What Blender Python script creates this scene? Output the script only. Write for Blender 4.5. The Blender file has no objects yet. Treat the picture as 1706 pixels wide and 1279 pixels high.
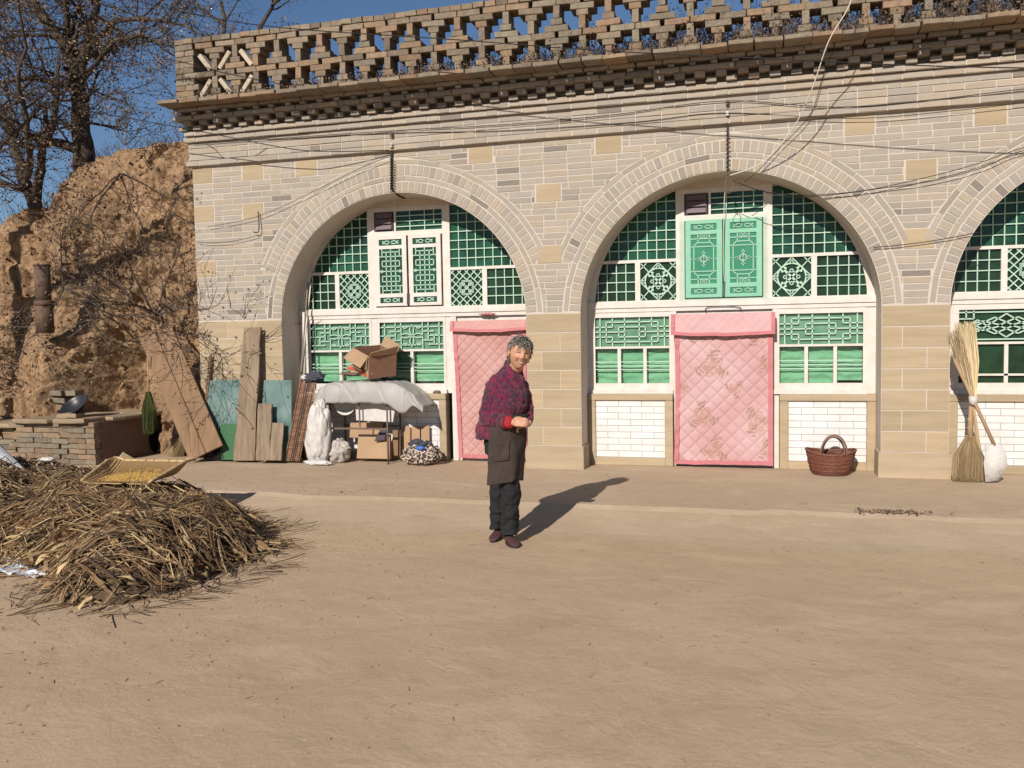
import bpy, math, random
import numpy as np
from mathutils import Vector, Matrix, Euler, noise
random.seed(7); np.random.seed(7)
R = math.radians
SC = bpy.context.scene
COL = SC.collection
# ------------------------------------------------------------------ camera
CH = 1.458; DW = 9.0; FPX = 1450.0
CR = Vector((0.9619037, 0.2728069, -0.01782276)); CU = Vector((0.00100346, 0.06166853, 0.99809618)); CF = Vector((-0.27338664, 0.9600903, -0.05904544))
cam = bpy.data.cameras.new('camera'); camo = bpy.data.objects.new('camera', cam); COL.objects.link(camo)
camo.matrix_world = Matrix(((CR.x, CU.x, -CF.x, 0), (CR.y, CU.y, -CF.y, -DW), (CR.z, CU.z, -CF.z, CH), (0, 0, 0, 1)))
cam.sensor_width = 36; cam.lens = 36 * FPX / 1706; cam.clip_end = 500; cam.clip_start = .05
SC.camera = camo
# ------------------------------------------------------------------ light
SUN = Vector((0.36, 2.50, -1.46)).normalized()          # the way the light travels
w = bpy.data.worlds.new('World'); SC.world = w; w.use_nodes = True
nt = w.node_tree; nt.nodes.clear()
sky = nt.nodes.new('ShaderNodeTexSky'); sky.sky_type = 'NISHITA'; sky.sun_disc = False
sky.sun_elevation = math.asin(-SUN.z); sky.sun_rotation = math.atan2(-SUN.x, -SUN.y)
sky.altitude = 900; sky.air_density = 1.0; sky.dust_density = .15; sky.ozone_density = 4.5
bg = nt.nodes.new('ShaderNodeBackground'); bg.inputs[1].default_value = 0.068
wo = nt.nodes.new('ShaderNodeOutputWorld'); nt.links.new(sky.outputs[0], bg.inputs[0]); nt.links.new(bg.outputs[0], wo.inputs[0])
sl = bpy.data.lights.new('sun', 'SUN'); sl.energy = 4.75; sl.angle = R(.55); sl.color = (1.0, .94, .855)
so = bpy.data.objects.new('sun', sl); COL.objects.link(so); so.rotation_euler = SUN.to_track_quat('-Z', 'Y').to_euler(); so.location = (-3, -20, 12)
SC.view_settings.view_transform = 'Standard'; SC.view_settings.look = 'None'; SC.view_settings.gamma = 1
SC.view_settings.use_curve_mapping = False; SC.view_settings.exposure = 0.18

# ------------------------------------------------------------------ helpers
def at(px, py, y):
    """point of the plane y (metres behind the wall face) seen at a place of the photograph"""
    d = CR * ((px - 853) / FPX) - CU * ((py - 639.5) / FPX) + CF
    t = (y + DW) / d.y
    return Vector((d.x * t, y, CH + d.z * t))
def seen(p):
    v = Vector((p[0], p[1] + DW, p[2] - CH)); k = v.dot(CF)
    if k <= 0: return None
    return 853 + FPX * v.dot(CR) / k, 639.5 - FPX * v.dot(CU) / k, k
def mat(name, col, rough=.85, var=.0, col2=None, scale=8., amt=.5, bump=.0, bscale=40., metal=0., stretch=(1, 1, 1), sheen=0., attr=None, spec=.3, detail=5., piece=None, fine=0., coord='pos', piecemul=None):
    m = bpy.data.materials.new(name); m.use_nodes = True; n = m.node_tree.nodes; l = m.node_tree.links; n.clear()
    out = n.new('ShaderNodeOutputMaterial'); b = n.new('ShaderNodeBsdfPrincipled'); l.new(b.outputs[0], out.inputs[0])
    b.inputs['Roughness'].default_value = rough; b.inputs['Metallic'].default_value = metal
    b.inputs['Specular IOR Level'].default_value = spec
    if sheen: b.inputs['Sheen Weight'].default_value = sheen
    if coord == 'pos':
        g = n.new('ShaderNodeNewGeometry'); src = g.outputs['Position']; isl = g.outputs['Random Per Island']
    else:
        g = n.new('ShaderNodeNewGeometry'); isl = g.outputs['Random Per Island']
        tc = n.new('ShaderNodeTexCoord'); src = tc.outputs['Object']
    mp = n.new('ShaderNodeMapping'); mp.inputs['Scale'].default_value = stretch; l.new(src, mp.inputs[0])
    if attr:
        a = n.new('ShaderNodeVertexColor'); a.layer_name = attr; cur = a.outputs[0]
    else:
        rgb = n.new('ShaderNodeRGB'); rgb.outputs[0].default_value = (*col, 1); cur = rgb.outputs[0]
    def mix(fac, a_, b_, mode='MIX'):
        x = n.new('ShaderNodeMix'); x.data_type = 'RGBA'; x.blend_type = mode
        if isinstance(fac, float): x.inputs[0].default_value = fac
        else: l.new(fac, x.inputs[0])
        for k_, s_ in ((6, a_), (7, b_)):
            if isinstance(s_, tuple): x.inputs[k_].default_value = (*s_, 1)
            else: l.new(s_, x.inputs[k_])
        return x.outputs[2]
    def rng(v, a0, a1, b0, b1):
        x = n.new('ShaderNodeMapRange'); x.inputs[1].default_value = a0; x.inputs[2].default_value = a1; x.inputs[3].default_value = b0; x.inputs[4].default_value = b1
        l.new(v, x.inputs[0]); return x.outputs[0]
    if col2 is not None:
        t = n.new('ShaderNodeTexNoise'); t.inputs['Scale'].default_value = scale; t.inputs['Detail'].default_value = detail; t.inputs['Roughness'].default_value = .62
        l.new(mp.outputs[0], t.inputs[0])
        cur = mix(rng(t.outputs[0], .5 - .22 / max(amt, .05) * .5, .5 + .22 / max(amt, .05) * .5, 0, 1), cur, col2)
    if piece or var:
        oi = n.new('ShaderNodeObjectInfo'); ad = n.new('ShaderNodeMath'); ad.operation = 'ADD'
        l.new(oi.outputs['Random'], ad.inputs[0]); l.new(isl, ad.inputs[1])
        fr = n.new('ShaderNodeMath'); fr.operation = 'FRACT'; l.new(ad.outputs[0], fr.inputs[0])
        if piece:
            rp = n.new('ShaderNodeValToRGB'); rp.color_ramp.interpolation = 'CONSTANT'
            e = rp.color_ramp.elements
            for i, (pos, c) in enumerate(piece):
                el = e[i] if i < 2 else e.new(pos)
                el.position = pos; el.color = (*c, 1)
            l.new(fr.outputs[0], rp.inputs[0])
            cur = mix(1.0, cur, rp.outputs[0], 'MULTIPLY')
        if var:
            mu = n.new('ShaderNodeMath'); mu.operation = 'MULTIPLY'; mu.inputs[1].default_value = 7.31; l.new(fr.outputs[0], mu.inputs[0])
            f2 = n.new('ShaderNodeMath'); f2.operation = 'FRACT'; l.new(mu.outputs[0], f2.inputs[0])
            hs = n.new('ShaderNodeHueSaturation'); l.new(cur, hs.inputs['Color']); l.new(rng(f2.outputs[0], 0, 1, 1 - var, 1 + var), hs.inputs['Value']); cur = hs.outputs[0]
    if fine:
        t2 = n.new('ShaderNodeTexNoise'); t2.inputs['Scale'].default_value = bscale * 1.7; t2.inputs['Detail'].default_value = 6; l.new(mp.outputs[0], t2.inputs[0])
        hs = n.new('ShaderNodeHueSaturation'); l.new(cur, hs.inputs['Color']); l.new(rng(t2.outputs[0], .3, .7, 1 - fine, 1 + fine), hs.inputs['Value']); cur = hs.outputs[0]
    l.new(cur, b.inputs['Base Color'])
    if bump:
        t3 = n.new('ShaderNodeTexNoise'); t3.inputs['Scale'].default_value = bscale; t3.inputs['Detail'].default_value = 8; l.new(mp.outputs[0], t3.inputs[0])
        bp = n.new('ShaderNodeBump'); bp.inputs['Strength'].default_value = min(1, bump); bp.inputs['Distance'].default_value = .01 * max(1, bump); l.new(t3.outputs[0], bp.inputs['Height']); l.new(bp.outputs[0], b.inputs['Normal'])
    return m
def link(name, me, parent=None, loc=None, rot=None, scale=None):
    o = bpy.data.objects.new(name, me); COL.objects.link(o)
    if parent is not None: o.parent = parent
    if loc is not None: o.location = loc
    if rot is not None: o.rotation_euler = rot
    if scale is not None: o.scale = scale
    return o
def tag(o, label=None, cat=None, group=None, kind=None):
    if label: o['label'] = label
    if cat: o['category'] = cat
    if group: o['group'] = group
    if kind: o['kind'] = kind
    return o
def thing(name, label, cat, loc=(0, 0, 0), group=None):
    return tag(link(name, None, None, loc), label, cat, group)
class MB:
    def __init__(s): s.v = []; s.f = []; s.m = []; s.cur = 0
    def add(s, vs, fs):
        k = len(s.v); s.v += [tuple(p) for p in vs]; s.f += [tuple(i + k for i in q) for q in fs]; s.m += [s.cur] * len(fs)
    def box(s, x0, x1, y0, y1, z0, z1):
        s.add([(x0, y0, z0), (x1, y0, z0), (x1, y1, z0), (x0, y1, z0), (x0, y0, z1), (x1, y0, z1), (x1, y1, z1), (x0, y1, z1)],
              [(0, 3, 2, 1), (4, 5, 6, 7), (0, 1, 5, 4), (1, 2, 6, 5), (2, 3, 7, 6), (3, 0, 4, 7)])
    def hexa(s, P): s.add(P, [(0, 3, 2, 1), (4, 5, 6, 7), (0, 1, 5, 4), (1, 2, 6, 5), (2, 3, 7, 6), (3, 0, 4, 7)])
    def bar(s, p, q, w, d, up=(0, 1, 0)):
        p = Vector(p); q = Vector(q); t = (q - p).normalized(); n = Vector(up); n = (n - t * n.dot(t)).normalized(); b = t.cross(n)
        b *= w / 2; n *= d / 2
        s.hexa([p - b - n, p + b - n, p + b + n, p - b + n, q - b - n, q + b - n, q + b + n, q - b + n])
    def tube(s, pts, rad, n=6, cap=True):
        pts = [Vector(p) for p in pts]; N = len(pts)
        if not hasattr(rad, '__len__'): rad = [rad] * N
        t = (pts[1] - pts[0]).normalized(); a = Vector((0, 0, 1)) if abs(t.z) < .9 else Vector((1, 0, 0)); u = t.cross(a).normalized()
        vs = []
        for i, p in enumerate(pts):
            t = (pts[min(i + 1, N - 1)] - pts[max(i - 1, 0)]).normalized()
            u = (u - t * u.dot(t)); u = u.normalized() if u.length > 1e-6 else t.orthogonal().normalized()
            b = t.cross(u)
            for k in range(n):
                an = 2 * math.pi * k / n; vs.append(p + (u * math.cos(an) + b * math.sin(an)) * rad[i])
        fs = [(i * n + k, i * n + (k + 1) % n, (i + 1) * n + (k + 1) % n, (i + 1) * n + k) for i in range(N - 1) for k in range(n)]
        if cap: fs += [tuple(range(n))[::-1], tuple((N - 1) * n + k for k in range(n))]
        s.add(vs, fs)
    def loft(s, rings, cap=True):
        n = len(rings[0]); N = len(rings); vs = [p for r in rings for p in r]
        fs = [(i * n + k, i * n + (k + 1) % n, (i + 1) * n + (k + 1) % n, (i + 1) * n + k) for i in range(N - 1) for k in range(n)]
        if cap: fs += [tuple(range(n))[::-1], tuple((N - 1) * n + k for k in range(n))]
        s.add(vs, fs)
    def grid(s, fn, nu, nv):
        vs = [fn(i / nu, j / nv) for j in range(nv + 1) for i in range(nu + 1)]
        s.add(vs, [(j * (nu + 1) + i, j * (nu + 1) + i + 1, (j + 1) * (nu + 1) + i + 1, (j + 1) * (nu + 1) + i) for j in range(nv) for i in range(nu)])
    def ball(s, c, r, nu=12, nv=8, M=None):
        c = Vector(c); r = Vector(r) if hasattr(r, '__len__') else Vector((r, r, r)); vs = []
        for j in range(1, nv):
            th = math.pi * j / nv
            for i in range(nu):
                ph = 2 * math.pi * i / nu; p = Vector((math.sin(th) * math.cos(ph) * r.x, math.sin(th) * math.sin(ph) * r.y, -math.cos(th) * r.z))
                vs.append(c + (M @ p if M else p))
        e0 = Vector((0, 0, -r.z)); e1 = Vector((0, 0, r.z))
        vs += [c + (M @ e0 if M else e0), c + (M @ e1 if M else e1)]; a = len(vs) - 2
        fs = [(j * nu + i, j * nu + (i + 1) % nu, (j + 1) * nu + (i + 1) % nu, (j + 1) * nu + i) for j in range(nv - 2) for i in range(nu)]
        fs += [(a, (i + 1) % nu, i) for i in range(nu)] + [(a + 1, (nv - 2) * nu + i, (nv - 2) * nu + (i + 1) % nu) for i in range(nu)]
        s.add(vs, fs)
    def mesh(s, name, mats, smooth=False):
        me = bpy.data.meshes.new(name); me.from_pydata(s.v, [], s.f)
        for m in (mats if isinstance(mats, (list, tuple)) else [mats]): me.materials.append(m)
        if len(me.materials) > 1: me.polygons.foreach_set('material_index', s.m)
        if smooth: me.polygons.foreach_set('use_smooth', [True] * len(me.polygons))
        me.update(); return me
    def build(s, name, mats, parent=None, smooth=False, kind=None):
        o = link(name, s.mesh(name, mats, smooth), parent)
        if kind: o['kind'] = kind
        return o
def evaluated(o, name=None):
    dg = bpy.context.evaluated_depsgraph_get(); me = bpy.data.meshes.new_from_object(o.evaluated_get(dg)); return me
def vcolor(me, fn, name='col'):
    n = len(me.vertices); co = np.empty(n * 3); me.vertices.foreach_get('co', co); co = co.reshape(-1, 3)
    c = np.ones((n, 4)); c[:, :3] = fn(co); a = me.color_attributes.new(name, 'FLOAT_COLOR', 'POINT'); a.data.foreach_set('color', c.ravel())
def nz(x, y, z=0., o=3):
    return noise.fractal(Vector((x, y, z)), 1.0, 2.1, o)

M = {}
# stone, brick, plaster
M['brick'] = mat('grey_brick', (.318, .272, .226), .9, var=.07, col2=(.36, .307, .250), scale=14, amt=.4, bump=.5, bscale=90, fine=.10, stretch=(1, 1, 1),
                 piece=[(0, (1, 1, 1)), (.45, (.93, .94, .96)), (.68, (1.06, 1.02, .95)), (.88, (.84, .83, .84)), (.965, (.62, .62, .64))])
M['mortar'] = mat('pale_mortar', (.53, .462, .39), .95, col2=(.45, .39, .325), scale=5, amt=.4, bump=.4, bscale=120)
M['stone'] = mat('sandstone', (.355, .272, .175), .92, var=.07, col2=(.425, .33, .22), scale=5, amt=.7, bump=.5, bscale=120, stretch=(.25, 1, 3), fine=.06,
                 piece=[(0, (1, 1, 1)), (.4, (.95, .95, .93)), (.7, (1.06, 1.04, 1.0))])
M['obrick'] = mat('weathered_brick', (.265, .205, .142), .95, var=.16, col2=(.165, .125, .09), scale=16, amt=.5, bump=.8, bscale=70, fine=.16,
                  piece=[(0, (1, 1, 1)), (.35, (.92, .98, 1.0)), (.6, (1.12, 1.0, .9)), (.8, (.78, .78, .80)), (.92, (1.08, .93, .85))])
M['cbrick'] = mat('cornice_brick', (.33, .285, .235), .92, var=.14, col2=(.25, .21, .165), scale=18, amt=.5, bump=.6, bscale=90, fine=.12,
                  piece=[(0, (1, 1, 1)), (.4, (.92, .94, .97)), (.7, (1.1, 1.02, .92)), (.9, (.75, .75, .76))])
M['plaster'] = mat('white_plaster', (.60, .52, .45), .9, col2=(.50, .42, .35), scale=3, amt=.35, bump=.3, bscale=40)
M['white'] = mat('white_paint', (.64, .60, .55), .45, col2=(.53, .475, .41), scale=9, amt=.5, bump=.15, bscale=60)
M['mint'] = mat('mint_paint', (.37, .52, .40), .45)
M['mint2'] = mat('mint_green_paint', (.24, .47, .34), .45, col2=(.33, .53, .41), scale=9)
M['glass'] = mat('dark_green_glass', (.020, .085, .050), .10, col2=(.012, .032, .020), scale=3.0, amt=.9, spec=.22, bump=.05, bscale=6)
M['glassd'] = mat('black_glass', (.012, .017, .012), .09, col2=(.02, .055, .028), scale=4, amt=.6, spec=.22)
M['teal'] = mat('teal_sheet_glass', (.008, .17, .095), .25, col2=(.012, .21, .12), scale=5, amt=.3, spec=.4)
M['curtain'] = mat('green_curtain', (.20, .38, .25), .8, col2=(.27, .45, .31), scale=5, amt=.4, bump=.3, bscale=60)
M['tile'] = mat('white_tile', (.68, .66, .65), .25, var=.04, col2=(.60, .565, .52), scale=3.5, amt=.7, bump=.1, bscale=30)
M['grout'] = mat('grey_grout', (.30, .29, .28), .9)
def ground_mat(name, c0, c1, c2, dark, seed):
    m = bpy.data.materials.new(name); m.use_nodes = True; n = m.node_tree.nodes; l = m.node_tree.links; b = n['Principled BSDF']; b.inputs['Roughness'].default_value = .97; b.inputs['Specular IOR Level'].default_value = .1
    g = n.new('ShaderNodeNewGeometry')
    def tex(sc, det, st=(1, 1, 1), ro=.6, dist=0.):
        mp = n.new('ShaderNodeMapping'); mp.inputs['Scale'].default_value = st; mp.inputs['Location'].default_value = (seed, seed * 2, 0); l.new(g.outputs['Position'], mp.inputs[0])
        t = n.new('ShaderNodeTexNoise'); t.inputs['Scale'].default_value = sc; t.inputs['Detail'].default_value = det; t.inputs['Roughness'].default_value = ro; t.inputs['Distortion'].default_value = dist; l.new(mp.outputs[0], t.inputs[0]); return t.outputs[0]
    def rng(v, a, c, lo=0., hi=1.):
        x = n.new('ShaderNodeMapRange'); x.interpolation_type = 'SMOOTHSTEP'; x.inputs[1].default_value = a; x.inputs[2].default_value = c; x.inputs[3].default_value = lo; x.inputs[4].default_value = hi; l.new(v, x.inputs[0]); return x.outputs[0]
    def mix(f, a, c):
        x = n.new('ShaderNodeMix'); x.data_type = 'RGBA'; l.new(f, x.inputs[0])
        for k, s_ in ((6, a), (7, c)):
            if isinstance(s_, tuple): x.inputs[k].default_value = (*s_, 1)
            else: l.new(s_, x.inputs[k])
        return x.outputs[2]
    c = mix(rng(tex(.45, 6, dist=.6), .42, .60), c0, c1)
    c = mix(rng(tex(1.6, 7, (.6, 1.4, 1), .65, .8), .50, .66, 0, .75), c, c2)
    c = mix(rng(tex(.8, 5, (1, 1.3, 1), .6, 1.2), .55, .72, 0, .55), c, dark)
    c = mix(rng(tex(9, 8, (.8, 1.2, 1), .7), .48, .70, 0, .40), c, dark)
    c = mix(rng(tex(70, 5, ro=.7), .55, .72, 0, .45), c, tuple(k * .62 for k in dark))
    c = mix(rng(tex(33, 4, ro=.6), .60, .72, 0, .5), c, tuple(min(1, k * 1.18) for k in c2))
    l.new(c, b.inputs['Base Color'])
    ad = n.new('ShaderNodeMath'); ad.operation = 'ADD'; m1 = n.new('ShaderNodeMath'); m1.operation = 'MULTIPLY'; m1.inputs[1].default_value = 4.; l.new(tex(3.2, 6, dist=.5), m1.inputs[0]); l.new(m1.outputs[0], ad.inputs[0]); l.new(tex(38, 7, ro=.7), ad.inputs[1])
    bp = n.new('ShaderNodeBump'); bp.inputs['Strength'].default_value = .5; bp.inputs['Distance'].default_value = .007; l.new(ad.outputs[0], bp.inputs['Height']); l.new(bp.outputs[0], b.inputs['Normal'])
    return m
M['dust'] = ground_mat('packed_earth', (.45, .32, .208), (.485, .35, .23), (.52, .38, .252), (.385, .272, .178), 3.)
M['slab'] = ground_mat('terrace_cement', (.43, .32, .218), (.46, .348, .242), (.50, .385, .27), (.37, .275, .188), 11.)
M['earth'] = mat('loess_earth', (.335, .212, .118), .97, col2=(.185, .115, .066), scale=2.0, amt=.5, bump=2.6, bscale=13, fine=.28, detail=9)
M['mud'] = mat('mud_plaster', (.30, .20, .13), .97, col2=(.23, .15, .10), scale=3, amt=.4, bump=1., bscale=14, fine=.1)
M['bark'] = mat('tree_bark', (.055, .040, .030), .95, col2=(.095, .07, .05), scale=10, amt=.5, bump=2, bscale=24, stretch=(2, 2, .4))
M['twig'] = mat('bare_twig', (.085, .062, .047), .95, var=.3)
M['dryleaf'] = mat('dry_leaf', (.17, .12, .08), .9, var=.4, piece=[(0, (1, 1, 1)), (.4, (.6, .5, .5)), (.75, (1.5, 1.4, 1.3)), (.93, (1.7, 1.7, 1.6))])

# ------------------------------------------------------------------ shared pieces
def unit_piece(name, m, fx, fy, fz, jit):
    """a unit block (front at y=0, back at y=1) with chamfered, slightly uneven front edges"""
    j = lambda a: random.uniform(-a, a)
    b = [(-.5 + j(jit), .999, -.5 + j(jit)), (.5 + j(jit), .999, -.5 + j(jit)), (.5 + j(jit), .999, .5 + j(jit)), (-.5 + j(jit), .999, .5 + j(jit))]
    mid = [(x, fy, z) for x, _, z in b]
    fr = [(x * (1 - 2 * fx), j(fy * .5), z * (1 - 2 * fz)) for x, _, z in b]
    v = b + mid + fr
    f = [(0, 1, 5, 4), (1, 2, 6, 5), (2, 3, 7, 6), (3, 0, 4, 7), (4, 5, 9, 8), (5, 6, 10, 9), (6, 7, 11, 10), (7, 4, 8, 11), (8, 9, 10, 11), (3, 2, 1, 0)]
    me = bpy.data.meshes.new(name); me.from_pydata(v, [], f); me.materials.append(m); me.update(); return me
class Kit:
    def __init__(s, name, m, fx, fy, fz, jit=.01, n=5): s.me = [unit_piece(name, m, fx, fy, fz, jit) for _ in range(n)]; s.m = m
    def arrays(s, k): return [v.co.copy() for v in s.me[k].vertices], [tuple(p.vertices) for p in s.me[k].polygons]
KIT = {'brick': Kit('brick', M['brick'], .012, .03, .05, .012), 'head': Kit('header_brick', M['brick'], .03, .03, .05, .015),
       'vous': Kit('arch_brick', M['brick'], .05, .03, .03, .012), 'stone': Kit('stone_block', M['stone'], .008, .02, .015, .003),
       'ob': Kit('weathered_brick', M['obrick'], .02, .025, .07, .03), 'cb': Kit('cornice_brick', M['cbrick'], .02, .03, .06, .02),
       'slab': Kit('ledge_slab', M['obrick'], .02, .015, .12, .03), 'tile': Kit('wall_tile', M['tile'], .008, .1, .03, 0., 2)}
def place(name, specs, parent, limit=300):
    """specs: (kit, centre, scale, y-rotation [, x-skews, z-rotation]); the `limit` that show largest become parts, the rest one joined part of kind stuff"""
    sc = []
    for sp in specs:
        q = seen(sp[1]); a = 0
        if q and -30 < q[0] < 1736 and -30 < q[1] < 1300: a = sp[2][0] * sp[2][2] / q[2] ** 2
        sc.append(a)
    order = sorted(range(len(specs)), key=lambda i: -sc[i]); own = set(i for i in order[:limit] if sc[i] > 0)
    rest = {}
    for i, sp in enumerate(specs):
        kit, c, s, ry = sp[:4]; skew = sp[4] if len(sp) > 4 else None; rz = sp[5] if len(sp) > 5 else 0
        K = KIT[kit]; k = random.randrange(len(K.me)); rx = random.gauss(0, .006)
        if i in own and skew is None:
            link(name, K.me[k], parent, c, (rx, ry, rz), s); continue
        vs, fs = K.arrays(k)
        if skew:
            bl, br, tl, tr = skew; out = []
            for v in vs:
                u = v.x + .5; t = v.z + .5; x0 = bl + (tl - bl) * t; x1 = br + (tr - br) * t
                out.append(Vector((x0 + (x1 - x0) * u, c[1] + v.y * s[1], c[2] + v.z * s[2])))
        else:
            T = Matrix.LocRotScale(Vector(c), Euler((rx, ry, rz)), Vector(s)); out = [T @ v for v in vs]
        if i in own:
            me = bpy.data.meshes.new(name); me.from_pydata(out, [], fs); me.materials.append(K.m); link(name, me, parent)
        else:
            rest.setdefault(kit, MB()).add(out, fs)
    if rest:
        mb = MB(); ms = []
        for kk, r in rest.items():
            mb.cur = len(ms); ms.append(KIT[kk].m); mb.add(r.v, r.f)
        mb.build(name, ms, parent, kind='stuff')

# ------------------------------------------------------------------ ground
def ground():
    mb = MB()
    def g(u, v):
        x = -14 + 26 * u; y = -12 + 10.6 * v
        return (x, y, -.1 + .012 * nz(x * .5, y * .5) + .004 * nz(x * 3, y * 3, 3.))
    mb.grid(g, 200, 90)
    o = mb.build('yard_ground', M['dust'], smooth=True); tag(o, 'sunlit yard of packed bare earth in front of the brick cave houses', kind='structure')
    mb = MB(); mb.add([(-200, -200, -.13), (200, -200, -.13), (200, 200, -.13), (-200, 200, -.13)], [(0, 1, 2, 3)])
    o = mb.build('distant_ground', M['dust']); tag(o, 'bare earth reaching beyond the yard', kind='structure')
    # terrace: worn step about ten centimetres high
    mb = MB(); xs = np.linspace(-13, 7, 260)
    def edge(x): return -1.86 + .03 * nz(x * .8, 1.) + .012 * nz(x * 5, 2.) + (.05 if x > 0 else 0)
    rows = []
    for k, (dy, z) in enumerate([(-.95, -.106), (-.62, -.092), (-.25, -.050), (-.05, -.022), (.03, 0.), (.5, 0.), (1.2, 0.), (1.86 + .6, 0.), (1.86 + 3, 0.)]):
        rows.append([(x, (edge(x) + dy if dy < 1 else -1.86 + dy) , z + (.004 * nz(x * 2, dy * 3) if k < 7 else 0) + (-.02 * max(0, nz(x * .9, 7.)) if k in (2, 3, 4) else 0) + (.035 * max(0, nz(x * 1.3, 9.)) if k == 1 else 0)) for x in xs])
    for a, b in zip(rows, rows[1:]):
        mb.add(a + b, [(i, i + 1, len(a) + i + 1, len(a) + i) for i in range(len(a) - 1)])
    o = mb.build('terrace_pavement', M['slab'], smooth=True); tag(o, 'low cement terrace along the foot of the brick front', kind='structure')
ground()

# ------------------------------------------------------------------ the cave dwelling front
AX = [-3.86, -.34, 3.19]; A_, B_, Z0 = 1.465, 1.40, 1.62; XL, XR = -6.44, 4.95; RV = .45; ZT = 4.10
house = thing('cave_dwelling', 'long grey brick front of a cave dwelling with three arched white and green window walls', 'house')
def arch_top(x, c, m=0.):
    d = abs(x - c)
    return Z0 + (B_ + m) * math.sqrt(max(0, 1 - (d / (A_ + m)) ** 2)) if d < A_ + m else None
def core():
    mb = MB(); Y = .0035
    edges = [XL]
    for c in AX: edges += [c - A_, c + A_]
    edges.append(XR)
    for i in range(0, len(edges), 2): mb.add([(edges[i], Y, -.02), (edges[i + 1], Y, -.02), (edges[i + 1], Y, ZT), (edges[i], Y, ZT)], [(0, 1, 2, 3)])
    for c in AX:
        N = 64; P = [(c - A_ * math.cos(math.pi * k / N), Z0 + B_ * math.sin(math.pi * k / N)) for k in range(N + 1)]
        for (x0, z0), (x1, z1) in zip(P, P[1:]): mb.add([(x0, Y, z0), (x1, Y, z1), (x1, Y, ZT), (x0, Y, ZT)], [(0, 1, 2, 3)])
    mb.add([(XL, Y, -.02), (XL, 3, -.02), (XL, 3, ZT), (XL, Y, ZT)], [(0, 3, 2, 1)])
    mb.add([(XR, Y, -.02), (XR, 3, -.02), (XR, 3, ZT), (XR, Y, ZT)], [(0, 1, 2, 3)])
    mb.build('mortar_bed', M['mortar'], house)
    for c in AX:                                                     # plastered reveals
        mb = MB(); N = 64
        P = [(c - A_, -.02)] + [(c - A_ * math.cos(math.pi * k / N), Z0 + B_ * math.sin(math.pi * k / N)) for k in range(N + 1)] + [(c + A_, -.02)]
        for (x0, z0), (x1, z1) in zip(P, P[1:]):
            dx, dz = (x0 + x1) / 2 - c, max(0, (z0 + z1) / 2 - Z0)
            for ya, yb in ((-.001, .15), (.15, .3), (.3, RV)):
                mb.add([(x0, ya, z0), (x1, ya, z1), (x1, yb, z1), (x0, yb, z0)], [(0, 1, 2, 3)])
        mb.build('reveal', M['plaster'], house, smooth=True)
core()
SQ = [(-5.64, 3.362), (-4.95, 3.362), (-2.87, 3.362), (-1.49, 3.362), (.92, 3.362), (2.04, 3.362), (-2.13, 2.905), (1.46, 2.905), (-5.65, 2.905), (-2.13, 2.26), (1.45, 2.26),
      (3.1, 3.362 + .0), (-6.31, 2.905), (-6.31, 2.26), (-6.31, 3.362), (4.3, 3.362)]
SQ = [(x, z) for x, z in SQ if not (x == 3.1)]
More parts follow.
